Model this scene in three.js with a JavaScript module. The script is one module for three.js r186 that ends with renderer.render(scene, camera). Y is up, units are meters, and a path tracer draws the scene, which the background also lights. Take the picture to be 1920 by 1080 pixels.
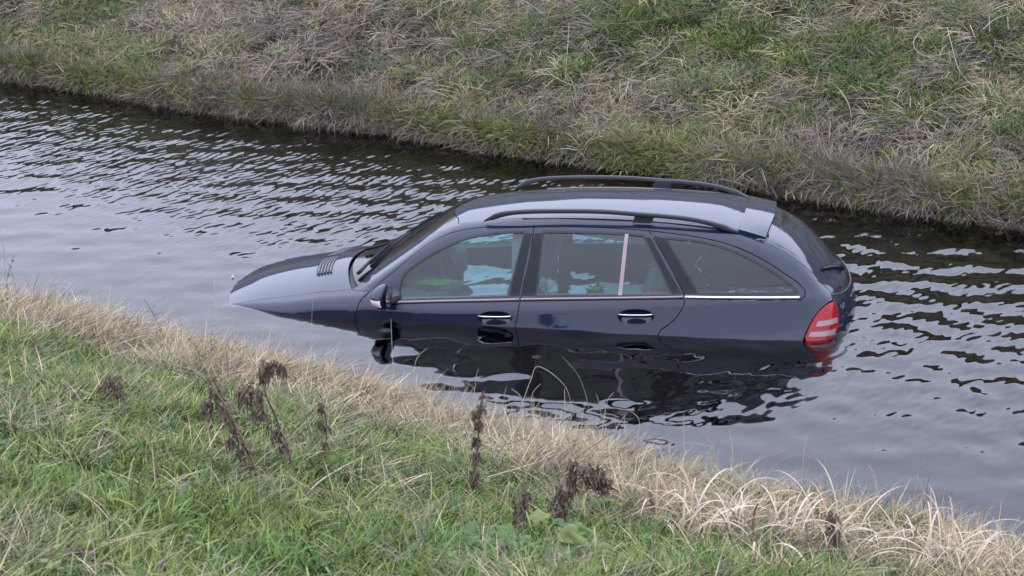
import * as THREE from 'three';
import { mergeGeometries } from 'three/addons/utils/BufferGeometryUtils.js';
import { RoundedBoxGeometry } from 'three/addons/geometries/RoundedBoxGeometry.js';
import { TextGeometry } from 'three/addons/geometries/TextGeometry.js';
import { FontLoader } from 'three/addons/loaders/FontLoader.js';

// ---------------------------------------------------------------- camera, sky, sun, exposure
const scene = new THREE.Scene();
const PHOTO_W = 1920, PHOTO_H = 1080, FOCAL = 3800;           // focal length in photo pixels
const CAM_Y = 3.944, CAM_PITCH = THREE.MathUtils.degToRad(16.42);
const camera = new THREE.PerspectiveCamera(2 * Math.atan(PHOTO_H / 2 / FOCAL) * 180 / Math.PI, PHOTO_W / PHOTO_H, 0.1, 2000);
camera.position.set(0, CAM_Y, 0);
camera.rotation.x = -CAM_PITCH;
camera.focus = 13.8;
camera.userData.fStop = 8;
camera.updateMatrixWorld(true);

const renderer = new THREE.WebGLRenderer();
renderer.toneMapping = THREE.LinearToneMapping;
renderer.toneMappingExposure = 1.1;
renderer.shadowMap.enabled = true;

const SKY_TINT = [0.805, 0.875, 1.12], SKY_LEVEL = 2.55;
{ // overcast sky: somewhat brighter at the zenith than at the horizon, with very soft cloud structure
  const W = 512, H = 256, d = new Float32Array(W * H * 4);
  for (let j = 0; j < H; j++) for (let i = 0; i < W; i++) {
    const el = ((j + 0.5) / H - 0.5) * Math.PI, az = (i + 0.5) / W * 2 * Math.PI, s = Math.max(0, Math.sin(el));
    const c = 1 + 0.05 * Math.sin(3 * az + 5 * el) * Math.cos(el) + 0.04 * Math.sin(7 * az - 9 * el + 1) * Math.cos(el);
    const l = SKY_LEVEL * (0.74 + 0.36 * s) * c;
    const k = (j * W + i) * 4;
    d[k] = l * SKY_TINT[0]; d[k + 1] = l * SKY_TINT[1]; d[k + 2] = l * SKY_TINT[2]; d[k + 3] = 1;
  }
  const t = new THREE.DataTexture(d, W, H, THREE.RGBAFormat, THREE.FloatType);
  t.mapping = THREE.EquirectangularReflectionMapping; t.magFilter = THREE.LinearFilter; t.minFilter = THREE.LinearFilter; t.needsUpdate = true;
  scene.background = t; scene.environment = t;
}
const sun = new THREE.DirectionalLight(new THREE.Color(1, 0.96, 0.90), 0.6);
sun.position.set(-10, 48, 0); sun.target.position.set(0, 0, -14);
sun.castShadow = true; sun.shadow.radius = 170; sun.shadow.mapSize.set(2048, 2048);
Object.assign(sun.shadow.camera, { left: -25, right: 25, top: 25, bottom: -25, near: 1, far: 120 });
scene.add(sun, sun.target);

// ---------------------------------------------------------------- helpers
function rng(seed) { let a = seed >>> 0; return () => { a = (a + 0x6D2B79F5) >>> 0; let t = Math.imul(a ^ a >>> 15, 1 | a); t = t + Math.imul(t ^ t >>> 7, 61 | t) ^ t; return ((t ^ t >>> 14) >>> 0) / 4294967296; }; }
function hash2(i, j) { let h = Math.imul(i, 374761393) + Math.imul(j, 668265263) | 0; h = Math.imul(h ^ h >>> 13, 1274126177); return ((h ^ h >>> 16) >>> 0) / 4294967296; }
function noise2(x, y) { // value noise, 0..1
  const i = Math.floor(x), j = Math.floor(y), f = x - i, g = y - j, u = f * f * (3 - 2 * f), v = g * g * (3 - 2 * g);
  return (hash2(i, j) * (1 - u) + hash2(i + 1, j) * u) * (1 - v) + (hash2(i, j + 1) * (1 - u) + hash2(i + 1, j + 1) * u) * v;
}
function fbm(x, y, o = 4) { let s = 0, a = 0.5, n = 0; for (let k = 0; k < o; k++) { s += a * noise2(x, y); n += a; a *= 0.5; x = x * 2.03 + 17.1; y = y * 2.03 + 5.7; } return s / n; }
const clamp = (x, a = 0, b = 1) => Math.min(b, Math.max(a, x)), lerp = (a, b, t) => a + (b - a) * t;
const smooth = (a, b, x) => { const t = clamp((x - a) / (b - a)); return t * t * (3 - 2 * t); };
const V3 = (x, y, z) => new THREE.Vector3(x, y, z);
const lin = (r, g, b) => new THREE.Color().setRGB(r, g, b);
const used = {};
function numbered(n) { const k = used[n] = (used[n] ?? -1) + 1; return k ? `${n}_${String(k).padStart(3, '0')}` : n; }
function shadows(o) { o.traverse(m => { if (m.isMesh) { m.castShadow = true; m.receiveShadow = true; } }); return o; }
function tag(o, label, category, group, kind) { o.userData.label = label; if (category) o.userData.category = category; if (group) o.userData.group = group; if (kind) o.userData.kind = kind; return o; }
function thing(name, label, category, group) { const g = new THREE.Group(); g.name = numbered(name); tag(g, label, category, group); scene.add(g); return g; }
function part(parent, name, geo, mat) { const m = new THREE.Mesh(geo, mat); m.name = name; m.castShadow = m.receiveShadow = true; parent.add(m); return m; }
const EYE = V3(0, CAM_Y, 0);   // where the photograph was taken from
function pixelRay(u, v) { // direction from the camera through a photo pixel
  const d = V3((u - PHOTO_W / 2) / FOCAL, -(v - PHOTO_H / 2) / FOCAL, -1);
  return d.applyAxisAngle(V3(1, 0, 0), -CAM_PITCH);
}
function pixelAtHeight(u, v, y) { const d = pixelRay(u, v), t = (y - CAM_Y) / d.y; return V3(d.x * t, y, d.z * t); }
function pixelAtDepth(u, v, z) { const d = pixelRay(u, v), t = z / d.z; return V3(d.x * t, CAM_Y + d.y * t, z); }
function std(o) { return new THREE.MeshPhysicalMaterial(o); }
function merged(list) { return mergeGeometries(list.map(g => { const h = g.index ? g.toNonIndexed() : g; for (const k of Object.keys(h.attributes)) if (!['position', 'normal', 'uv'].includes(k)) h.deleteAttribute(k); if (!h.attributes.uv) h.setAttribute('uv', new THREE.BufferAttribute(new Float32Array(h.attributes.position.count * 2), 2)); return h; })); }
function noiseTexture(size, f, srgb) { // f(u, v) -> [r, g, b] in 0..1
  const d = new Uint8Array(size * size * 4);
  for (let j = 0; j < size; j++) for (let i = 0; i < size; i++) { const c = f(i / size, j / size), k = (j * size + i) * 4; d[k] = clamp(c[0]) * 255; d[k + 1] = clamp(c[1]) * 255; d[k + 2] = clamp(c[2]) * 255; d[k + 3] = 255; }
  const t = new THREE.DataTexture(d, size, size); t.wrapS = t.wrapT = THREE.RepeatWrapping; t.magFilter = THREE.LinearFilter; t.minFilter = THREE.LinearMipmapLinearFilter; t.generateMipmaps = true;
  if (srgb) t.colorSpace = THREE.SRGBColorSpace; t.needsUpdate = true; return t;
}
function tube(points, radius, sides = 8, seg = 0, closed = false) { return new THREE.TubeGeometry(new THREE.CatmullRomCurve3(points.map(p => p.isVector3 ? p : V3(...p)), closed, 'centripetal'), seg || points.length * 4, radius, sides, closed); }

// ---------------------------------------------------------------- the canal: frame of reference
// s runs along the canal (to the right and towards the camera), q across it from the near shore to the far one
const CT = [0.833, 0.5533], CN = [0.5533, -0.833], CE = [0.12, -10.39], CANAL_W = 5.88;
const canal = (s, q) => [CE[0] + CT[0] * s + CN[0] * q, CE[1] + CT[1] * s + CN[1] * q];
const toCanal = (x, z) => [(x - CE[0]) * CT[0] + (z - CE[1]) * CT[1], (x - CE[0]) * CN[0] + (z - CE[1]) * CN[1]];
const nearEdge = s => -0.02 - 0.055 * clamp(s, -9, 0) - 0.02 * clamp(s, 0, 6) + 0.10 * (noise2(s * 0.9, 3.3) - 0.5) + 0.05 * (noise2(s * 3.1, 8.3) - 0.5);
const farEdge = s => CANAL_W + 0.06 + 0.16 * (noise2(s * 0.7, 1.7) - 0.5) + 0.10 * (noise2(s * 2.7, 6.1) - 0.5);
function bankHeight(p, s, q, slope, lip) { // p: metres back from the shore
  if (p < 0) return -0.5 + 0.5 * Math.exp(p * 9) - 0.05;
  const edge = lip * smooth(0, 0.14, p);
  const bump = (fbm(s * 1.6, q * 1.6, 3) - 0.5) * 0.16 * smooth(0, 0.5, p) + (fbm(s * 6, q * 6, 2) - 0.5) * 0.06 * smooth(0, 0.2, p);
  return -0.05 + edge + slope * Math.max(0, p - 0.1) + bump;
}
const farHeight = (s, q) => { const p = q - farEdge(s); const h = bankHeight(p, s, q, 0.43, 0.26); return Math.min(h, 2.4 + 0.02 * p + (fbm(s, q, 2) - 0.5) * 0.1); };
const nearHeight = (s, q) => { const p = nearEdge(s) - q; const h = bankHeight(p, s, q, 0.235, 0.10); return Math.min(h, 2.2 + (fbm(s, q, 2) - 0.5) * 0.06); };
function steps(list) { const out = []; for (const [a, b, d] of list) for (let x = a; x < b - d * 0.4; x += d) out.push(x); out.push(list[list.length - 1][1]); return out; }
function sheet(ss, qs, height, normal) {
  const n = ss.length, m = qs.length, pos = new Float32Array(n * m * 3), uv = new Float32Array(n * m * 2), nor = normal ? new Float32Array(n * m * 3) : null, idx = [];
  for (let i = 0; i < n; i++) for (let j = 0; j < m; j++) {
    const k = i * m + j, [x, z] = canal(ss[i], qs[j]);
    pos[k * 3] = x; pos[k * 3 + 1] = height(ss[i], qs[j]); pos[k * 3 + 2] = z; uv[k * 2] = ss[i]; uv[k * 2 + 1] = qs[j];
    if (normal) { const [a, b, c] = normal(ss[i], qs[j]); nor[k * 3] = a; nor[k * 3 + 1] = b; nor[k * 3 + 2] = c; }
    if (i < n - 1 && j < m - 1) { const a = k, b = k + 1, c = k + m, e = k + m + 1; idx.push(a, c, b, b, c, e); }
  }
  const g = new THREE.BufferGeometry();
  g.setAttribute('position', new THREE.BufferAttribute(pos, 3)); g.setAttribute('uv', new THREE.BufferAttribute(uv, 2)); g.setIndex(idx);
  if (normal) g.setAttribute('normal', new THREE.BufferAttribute(nor, 3)); else g.computeVertexNormals();
  if (g.attributes.normal.getY(0) < 0 && !normal) { /* winding is checked once: (ds, dq) gives an upward normal in this frame */ }
  return g;
}
const soilTex = noiseTexture(512, (u, v) => {
  const a = fbm(u * 24, v * 24, 4), b = fbm(u * 90 + 7, v * 90, 3), g = fbm(u * 9 + 3, v * 9 + 9, 3);
  const l = 0.45 + 0.7 * a * b * 2;
  return [0.22 * l + 0.03 * g, 0.19 * l + 0.035 * g, 0.145 * l];
}, true);
soilTex.repeat.set(0.7, 0.7);
const soilMat = std({ map: soilTex, roughness: 1, bumpMap: soilTex, bumpScale: 0.02, specularIntensity: 0.2 });
const setting = (name, geo, mat, label) => { const m = new THREE.Mesh(geo, mat); m.name = name; m.userData = { label, kind: 'structure' }; m.castShadow = m.receiveShadow = true; scene.add(m); return m; };
const coarse = steps([[-140, -40, 20], [-40, -14, 2], [-14, 7, 0.08], [7, 30, 2], [30, 130, 20]]);
setting('far_bank', sheet(coarse, steps([[5.5, 5.8, 0.1], [5.8, 6.3, 0.04], [6.3, 9.2, 0.08], [9.2, 14, 0.3], [14, 30, 4], [30, 120, 30]]), farHeight), soilMat, 'grassy earth slope on the far side of the canal');
setting('near_bank', sheet(coarse, steps([[-100, -40, 20], [-40, -12, 4], [-12, -6.5, 0.3], [-6.5, -0.3, 0.08], [-0.3, 0.6, 0.04], [0.6, 0.9, 0.1]]), nearHeight), soilMat, 'grassy earth slope below the photographer, along the canal');
setting('canal_bed', sheet(steps([[-140, 130, 30]]), steps([[-1, 7.5, 0.5]]), (s, q) => -1.25), std({ color: lin(0.02, 0.018, 0.012), roughness: 1 }), 'dark mud on the bottom of the canal');

// ---------------------------------------------------------------- water: wind ripples run along the canal, calm along the near shore
const waves = [];
{
  const r = rng(41);
  const band = (n, l0, l1, slope, spread, set) => { for (let i = 0; i < n; i++) { const L = l0 * Math.pow(l1 / l0, (i + r()) / n), a = (r() + r() + r() - 1.5) * spread + 0.1, k = 2 * Math.PI / L; waves.push({ kx: k * Math.cos(a), kz: k * Math.sin(a), p: r() * 6.283, A: slope / k / Math.sqrt(n) * 1.41, set }); } };
  band(20, 0.056, 0.12, 0.070, 0.62, 0);   // wind ripples
  band(8, 0.12, 0.28, 0.020, 0.65, 0);
  band(10, 0.24, 0.70, 0.042, 2.2, 1);      // slow, smooth undulation round the car
  band(8, 0.10, 0.22, 0.012, 3.0, 1);
}
function windMask(s, q) { // where the breeze reaches the surface
  const lee = smooth(1.3, 3.9, q + 0.10 * Math.min(0, s + 2) + 0.55 * smooth(-1.5, 1.5, s)) * (1 - 0.36 * smooth(-2.5, 0.5, s)) * (1 - 0.30 * smooth(-3.5, -7.5, s));
  const gust = 0.55 + 0.75 * fbm(s * 0.35 + 3, q * 0.7, 2);
  const nearShore = smooth(0.2, 1.6, q);
  return (0.10 + 0.22 * smooth(-0.5, 1.5, s) + (0.90 - 0.22 * smooth(-0.5, 1.5, s)) * lee) * gust * (0.35 + 0.65 * nearShore) ;
}
function waterAt(s, q) { // height and slope
  const w0 = windMask(s, q), w1 = (0.55 + 0.45 * smooth(-5, -1.5, s)) * (0.45 + 0.55 * smooth(0.3, 1.7, q));
  let h = 0, hs = 0, hq = 0;
  for (const w of waves) { const m = (w.set ? w1 : w0), f = w.kx * s + w.kz * q + w.p, c = Math.cos(f) * w.A * m; h += Math.sin(f) * w.A * m; hs += c * w.kx; hq += c * w.kz; }
  return [h, hs, hq];
}
const waterMat = std({ color: 0xffffff, roughness: 0.015, ior: 1.333, transmission: 1, thickness: 1, attenuationColor: lin(0.22, 0.19, 0.10), attenuationDistance: 0.16 });
setting('water', sheet(steps([[-140, -40, 20], [-40, -13, 0.5], [-13, 4.6, 0.016], [4.6, 12, 0.5], [12, 130, 20]]), steps([[-0.4, 6.6, 0.026]]), (s, q) => waterAt(s, q)[0], (s, q) => {
  const [, hs, hq] = waterAt(s, q), x = -(hs * CT[0] + hq * CN[0]), z = -(hs * CT[1] + hq * CN[1]), l = Math.hypot(x, 1, z); return [x / l, 1 / l, z / l];
}), waterMat, 'rippled dark canal water reflecting a grey sky');

// ---------------------------------------------------------------- the car body: one implicit shape, cut into panels
// car coordinates: x back from the front bumper, y up from the wheels' ground, z to the car's left side
const CAR_MID = 2.27;
const carEuler = new THREE.Euler(THREE.MathUtils.degToRad(-2.4), THREE.MathUtils.degToRad(-10.2), THREE.MathUtils.degToRad(0.5), 'YZX');
const carRot = new THREE.Matrix4().makeRotationFromEuler(carEuler);
const carPos = V3(0.0024, -0.209, -13.3635).sub(V3(0, 0.6, 0).applyMatrix4(carRot));
const carMat = new THREE.Matrix4().copy(carRot).setPosition(carPos), carInv = carMat.clone().invert();
function toCar(p) { const r = p.clone().applyMatrix4(carInv); r.x += CAR_MID; return r; }
function fromCar(p) { const r = p.clone(); r.x -= CAR_MID; return r.applyMatrix4(carMat); }

function curve1(pts) { // smooth y(x) through sorted points (monotone cubic)
  const n = pts.length, d = [], m = [];
  for (let i = 0; i < n - 1; i++) d.push((pts[i + 1][1] - pts[i][1]) / (pts[i + 1][0] - pts[i][0]));
  for (let i = 0; i < n; i++) m.push(i === 0 ? d[0] : i === n - 1 ? d[n - 2] : d[i - 1] * d[i] <= 0 ? 0 : 2 * d[i - 1] * d[i] / (d[i - 1] + d[i]));
  return x => {
    if (x <= pts[0][0]) return pts[0][1] + m[0] * (x - pts[0][0]);
    if (x >= pts[n - 1][0]) return pts[n - 1][1] + m[n - 1] * (x - pts[n - 1][0]);
    let i = 0; while (x > pts[i + 1][0]) i++;
    const h = pts[i + 1][0] - pts[i][0], t = (x - pts[i][0]) / h, a = 1 - t;
    return pts[i][1] * (1 + 2 * t) * a * a + m[i] * h * t * a * a + pts[i + 1][1] * t * t * (3 - 2 * t) - m[i + 1] * h * t * t * a;
  };
}
const hoodY = curve1([[0, 0.58], [0.12, 0.71], [0.22, 0.80], [0.33, 0.85], [0.544, 0.908], [0.85, 0.968], [1.125, 1.018], [1.42, 1.036], [1.6, 1.005], [1.9, 0.98], [2.5, 0.982], [3.55, 1.025], [4.28, 1.04], [4.6, 1.03]]);
const hoodCrown = curve1([[0, 0.04], [0.45, 0.05], [0.75, 0.07], [1.04, 0.083], [1.35, 0.08], [1.6, 0.05], [1.9, 0.03], [2.4, 0.021], [4.6, 0.015]]);
const lowZ = curve1([[0, 0.64], [0.2, 0.715], [0.5, 0.775], [0.9, 0.832], [1.4, 0.860], [2.4, 0.866], [3.5, 0.850], [4.0, 0.815], [4.35, 0.758], [4.7, 0.68]]);
const greenZ = curve1([[1.0, 0.65], [1.4, 0.725], [1.8, 0.765], [2.4, 0.787], [3.3, 0.787], [3.8, 0.772], [4.2, 0.738], [4.6, 0.69]]);
const roofY = curve1([[1.7, 1.33], [1.9, 1.376], [2.1, 1.407], [2.4, 1.438], [2.8, 1.455], [3.2, 1.452], [3.6, 1.43], [3.9, 1.398], [4.1, 1.365], [4.5, 1.28]]);
const tailX = curve1([[0.4, 4.50], [0.6, 4.555], [0.75, 4.555], [0.87, 4.53], [0.945, 4.49], [1.0, 4.435], [1.1, 4.345], [1.2, 4.235], [1.29, 4.09], [1.36, 3.9]]);
const smax = (a, b, k) => { const h = Math.max(k - Math.abs(a - b), 0); return Math.max(a, b) + h * h / (4 * k); };
const smin = (a, b, k) => -smax(-a, -b, k);
const RAKE = 0.0234;   // the body line climbs a little towards the tail
function F(x, y, z) {
  y -= RAKE * (x - CAR_MID);
  const az = Math.abs(z), zz = az * az;
  const tail = (x - (tailX(y) + 0.040 - 0.22 * zz - 0.05 * zz * zz)) * 0.8;
  const dy = y - 0.565, sideL = az - (lowZ(x) + 0.010 - 0.36 * dy * dy);
  const topL = (y - (hoodY(x) - hoodCrown(x) * zz / 0.4624)) * 0.95;
  const front = (0.02 + 0.28 * zz - x) * 0.9;
  const low = smax(smax(smax(sideL, topL, x < 1.2 ? 0.055 : 0.055 + 0.04 * Math.min(1, (x - 1.2) / 0.8)), front, 0.12), tail, 0.10);
  const e = y - 0.95, sideG = (az - (greenZ(x) - 0.34 * e - 0.16 * e * Math.abs(e))) * 0.93;
  const roof = y - (roofY(x) - 0.038 * zz / 0.32);
  const ws = (1.335 + (y - 0.94) * 1.46 + 0.16 * (y - 0.94) * (y - 0.94) - 0.13 * (1 - zz / 0.38) - x) * 0.56;
  const green = smax(smax(smax(sideG, roof, 0.11), ws, 0.06), tail, 0.10);
  return smin(low, green, 0.025);
}
function normalF(p) {
  const e = 0.002, x = F(p.x + e, p.y, p.z) - F(p.x - e, p.y, p.z), y = F(p.x, p.y + e, p.z) - F(p.x, p.y - e, p.z), z = F(p.x, p.y, p.z + e) - F(p.x, p.y, p.z - e);
  return V3(x, y, z).normalize();
}
function pixelOnCar(u, v) { // where the line of sight through a photo pixel first meets the body
  const o = toCar(EYE), d = pixelRay(u, v).transformDirection(carInv);
  let t = 11.5, p = V3();
  const f = t => { p.copy(d).multiplyScalar(t).add(o); return F(p.x, p.y, p.z); };
  while (t < 18 && f(t) > 0) t += 0.03;
  if (t >= 18) { let best = 1e9, bt = 0; for (t = 12; t < 18; t += 0.01) { const q = f(t); if (q < best) { best = q; bt = t; } } f(bt); const n = normalF(p); return p.clone().addScaledVector(n, -best); }
  let a = t - 0.03, b = t; for (let i = 0; i < 22; i++) { const m = (a + b) / 2; if (f(m) > 0) a = m; else b = m; }
  f((a + b) / 2); return p.clone();
}
function pixelOnPlane(u, v, z) { const o = toCar(EYE), d = pixelRay(u, v).transformDirection(carInv); return o.addScaledVector(d, (z - o.z) / d.z); }

const frame = (o, u, v, w, t0, t1) => ({ o: V3(...o), u: V3(...u), v: V3(...v), w: V3(...w), t0, t1 });
const r2 = Math.SQRT1_2;
const SIDE = frame([0, 0, 0], [1, 0, 0], [0, 1, 0], [0, 0, 1], 0, 1.2);
const SIDE45 = frame([0, 0.75, 0.2], [1, 0, 0], [0, r2, -r2], [0, r2, r2], -0.15, 1.2);
const TOP = frame([0, 0, 0], [1, 0, 0], [0, 0, -1], [0, 1, 0], 0.4, 1.9);
const REAR = frame([0, 0, 0], [0, 0, -1], [0, 1, 0], [1, 0, 0], 2.8, 5.2);
const FRONT = frame([0, 0, 0], [0, 0, 1], [0, 1, 0], [-1, 0, 0], -1.1, 0.6);
const SCREEN = frame([1.7, 1.15, 0], [0, 0, 1], [0.843, 0.537, 0], [-0.537, 0.843, 0], -0.25, 0.6);
const CORNER = frame([4.0, 0.75, 0.35], [r2, 0, -r2], [0, 1, 0], [r2, 0, r2], -0.2, 1.2);
function onSurface(fr, a, b, off) {
  let t0 = fr.t0, t1 = fr.t1; const p = V3(), base = fr.o.clone().addScaledVector(fr.u, a).addScaledVector(fr.v, b);
  for (let i = 0; i < 26; i++) { const m = (t0 + t1) / 2; p.copy(base).addScaledVector(fr.w, m); if (F(p.x, p.y, p.z) > off) t1 = m; else t0 = m; }
  return p;
}
const px = list => list.map(([u, v]) => pixelOnCar(u, v));
const at = list => list.map(p => V3(...p));
const mir = list => list.map(p => V3(p.x, p.y, -p.z)).reverse();
// a closed loop in a frame's plane from several curves, each smooth in itself, with corners where they join
function loop(fr, curves, step = 0.025) {
  const out = [];
  for (const c of curves) {
    let pts = c.map(p => { const q = p.clone().sub(fr.o); return V3(q.dot(fr.u), q.dot(fr.v), 0); });
    if (pts.length > 1) {
      const straight = pts.length === 2, cv = straight ? new THREE.LineCurve3(pts[0], pts[1]) : new THREE.CatmullRomCurve3(pts, false, 'centripetal');
      const n = Math.max(1, Math.round(cv.getLength() / step)); pts = cv.getSpacedPoints(n);
    }
    for (const p of pts) { const l = out[out.length - 1]; if (!l || Math.hypot(l[0] - p.x, l[1] - p.y) > 0.002) out.push([p.x, p.y]); }
  }
  const a = out[0], b = out[out.length - 1]; if (Math.hypot(a[0] - b[0], a[1] - b[1]) < 0.002) out.pop();
  return out;
}
const areaOf = l => l.reduce((s, p, i) => { const q = l[(i + 1) % l.length]; return s + p[0] * q[1] - q[0] * p[1]; }, 0) / 2;
function inset(l, d) { // moves a loop inwards by d
  const sg = Math.sign(areaOf(l)), n = l.length;
  return l.map((p, i) => {
    const a = l[(i + n - 1) % n], b = l[(i + 1) % n];
    const e = (u, v) => { const h = Math.hypot(v[0] - u[0], v[1] - u[1]) || 1; return [-(v[1] - u[1]) / h * sg, (v[0] - u[0]) / h * sg]; };
    const m = e(a, p), k = e(p, b); let nx = m[0] + k[0], ny = m[1] + k[1]; const h = Math.hypot(nx, ny) || 1; nx /= h; ny /= h;
    const c = Math.max(0.5, nx * m[0] + ny * m[1]); return [p[0] + nx * d / c, p[1] + ny * d / c];
  });
}
function panel(fr, outer, { holes = [], off = 0, rim = 0.012, L = 0.05, bulge } = {}) {
  const ccw = areaOf(outer) < 0 ? outer.slice().reverse() : outer, hs = holes.map(h => areaOf(h) > 0 ? h.slice().reverse() : h);
  const v2 = l => l.map(p => new THREE.Vector2(p[0], p[1]));
  let tris = THREE.ShapeUtils.triangulateShape(v2(ccw), hs.map(v2)), pts = [...ccw, ...hs.flat()];
  for (let it = 0; it < 9; it++) {
    const mids = new Map(); let any = false; const next = [];
    const mid = (i, j) => { if (Math.hypot(pts[i][0] - pts[j][0], pts[i][1] - pts[j][1]) <= L) return -1; const k = i < j ? i * 1e6 + j : j * 1e6 + i; if (!mids.has(k)) { mids.set(k, pts.length); pts.push([(pts[i][0] + pts[j][0]) / 2, (pts[i][1] + pts[j][1]) / 2]); } any = true; return mids.get(k); };
    for (const [a, b, c] of tris) {
      const x = mid(a, b), y = mid(b, c), z = mid(c, a), n = (x >= 0) + (y >= 0) + (z >= 0);
      if (!n) next.push([a, b, c]);
      else if (n === 3) next.push([a, x, z], [x, b, y], [z, y, c], [x, y, z]);
      else if (n === 1) { if (x >= 0) next.push([a, x, c], [x, b, c]); else if (y >= 0) next.push([a, b, y], [a, y, c]); else next.push([a, b, z], [z, b, c]); }
      else if (x < 0) next.push([c, z, y], [z, a, b], [z, b, y]);
      else if (y < 0) next.push([a, x, z], [x, b, c], [x, c, z]);
      else next.push([b, y, x], [x, y, c], [x, c, a]);
    }
    tris = next; if (!any) break;
  }
  const pos = [], nor = [], uv = [], idx = [], P = [];
  pts.forEach(([a, b]) => { const p = onSurface(fr, a, b, off), n = normalF(p); if (bulge) p.addScaledVector(n, bulge(p, a, b)); P.push([p, n]); pos.push(p.x - CAR_MID, p.y, p.z); nor.push(n.x, n.y, n.z); uv.push(a, b); });
  tris.forEach(t => idx.push(...t));
  if (rim > 0) {
    let start = 0;
    for (const l of [ccw, ...hs]) {
      const n = l.length, b0 = pos.length / 3;
      for (let i = 0; i < n; i++) {
        const [p, nn] = P[start + i], [pa] = P[start + (i + n - 1) % n], [pb] = P[start + (i + 1) % n];
        const out = pb.clone().sub(pa).cross(nn).normalize(), q = p.clone().addScaledVector(nn, -rim), mix = out.clone().add(nn).normalize();
        pos.push(p.x - CAR_MID, p.y, p.z, q.x - CAR_MID, q.y, q.z); nor.push(mix.x, mix.y, mix.z, out.x, out.y, out.z); uv.push(...pts[start + i], ...pts[start + i]);
      }
      for (let i = 0; i < n; i++) { const a = b0 + 2 * i, c = b0 + 2 * ((i + 1) % n); idx.push(a, a + 1, c, c, a + 1, c + 1); }
      start += n;
    }
  }
  const g = new THREE.BufferGeometry();
  g.setAttribute('position', new THREE.Float32BufferAttribute(pos, 3)); g.setAttribute('normal', new THREE.Float32BufferAttribute(nor, 3)); g.setAttribute('uv', new THREE.Float32BufferAttribute(uv, 2)); g.setIndex(idx);
  return g;
}
function mirrored(g) {
  const h = g.clone(); const p = h.attributes.position, n = h.attributes.normal;
  for (let i = 0; i < p.count; i++) { p.setZ(i, -p.getZ(i)); n.setZ(i, -n.getZ(i)); }
  if (!h.index) { const k = []; for (let i = 0; i < p.count; i++) k.push(i); h.setIndex(k); }
  const ix = h.index.array; for (let i = 0; i < ix.length; i += 3) { const t = ix[i]; ix[i] = ix[i + 1]; ix[i + 1] = t; }
  return h;
}
const shift = g => g.translate(-CAR_MID, 0, 0);   // for pieces modelled in car coordinates by hand

// ---- materials
const grime = noiseTexture(512, (u, v) => { const a = fbm(u * 6, v * 6, 5), b = fbm(u * 60, v * 60, 3), k = 0.30 + 0.5 * a * a + 0.3 * Math.max(0, b - 0.62); return [k, k, k]; });
const paint = std({ color: lin(0.0052, 0.0088, 0.028), roughness: 0.5, metalness: 0, specularIntensity: 0.2, clearcoat: 0.85, clearcoatRoughness: 0.035, ior: 1.5 });
const blackTrim = std({ color: lin(0.012, 0.011, 0.016), roughness: 0.5, specularIntensity: 0.45 });
const blackGloss = std({ color: lin(0.006, 0.006, 0.007), roughness: 0.12 });
const rubber = std({ color: lin(0.012, 0.012, 0.013), roughness: 0.6 });
const railMat = std({ color: lin(0.014, 0.015, 0.020), roughness: 0.38 });
const chrome = std({ color: lin(0.58, 0.57, 0.60), roughness: 0.13, metalness: 1 });
const satin = std({ color: lin(0.22, 0.172, 0.185), roughness: 0.36, metalness: 1 });
const glass = std({ color: lin(0.62, 0.88, 0.92), roughness: 0.0, transmission: 1, thickness: 0, ior: 1.5 });
const darkGlass = std({ color: lin(0.54, 0.80, 0.86), roughness: 0.0, transmission: 1, thickness: 0, ior: 1.5 });
const rearGlass = std({ color: lin(0.52, 0.76, 0.70), roughness: 0.0, transmission: 1, thickness: 0, ior: 2.2 });
const redLens = std({ color: lin(0.27, 0.004, 0.010), roughness: 0.15, specularIntensity: 0.7 });
const clearLens = std({ color: lin(0.24, 0.165, 0.175), roughness: 0.15 });
const amberLens = std({ color: lin(0.85, 0.70, 0.67), roughness: 0.25 });
const cloth = std({ color: lin(0.055, 0.058, 0.062), roughness: 0.95 });
const trimGrey = std({ color: lin(0.075, 0.08, 0.085), roughness: 0.8 });
const liner = std({ color: lin(0.30, 0.31, 0.31), roughness: 0.95 });
const dashMat = std({ color: lin(0.022, 0.023, 0.025), roughness: 0.7 });

// ---- traced lines (photo pixels on the near side of the car)
const L_doorTop1 = px([[693, 546], [713, 529], [735.6, 511], [764, 487], [795.6, 462], [831, 442], [862, 432], [906.7, 425.6], [951, 424], [1002, 425]]);
const L_doorTop2 = px([[1002, 425], [1071, 425], [1138, 427], [1180, 429.5], [1217, 432.5]]);
const L_frontGap = [...at([[1.375, 0.40, 0.85], [1.37, 0.62, 0.85]]), ...px([[664, 602], [669, 579], [680, 558], [693, 546]])];
const L_bGap = [...px([[1002, 425], [993, 488.5], [983, 527], [975, 566], [969, 599], [965.5, 613]]), ...at([[2.455, 0.62, 0.85], [2.45, 0.40, 0.85]])];
const L_cGapUp = px([[1217, 432.5], [1238, 467], [1260, 507], [1280, 547], [1283, 556]]);
const L_cGapDown = [...px([[1283, 556], [1282, 573], [1271, 591], [1255.6, 607], [1236, 622]]), ...at([[3.36, 0.67, 0.85], [3.27, 0.52, 0.85], [3.24, 0.40, 0.85]])];
const L_quarterTop = px([[1217, 432.5], [1272, 439], [1324, 447.5], [1375, 461], [1427, 485], [1471.6, 513], [1499, 533], [1510, 547], [1508, 557], [1499, 563]]);
const L_quarterBottom = px([[1499, 563], [1400, 563], [1283.5, 563]]);
const L_hoodSide = [...at([[0.10, 0.60, 0.60], [0.28, 0.715, 0.64]]), ...px([[422, 574], [500, 560], [580, 550], [630, 545.5], [660, 543]])];
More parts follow.
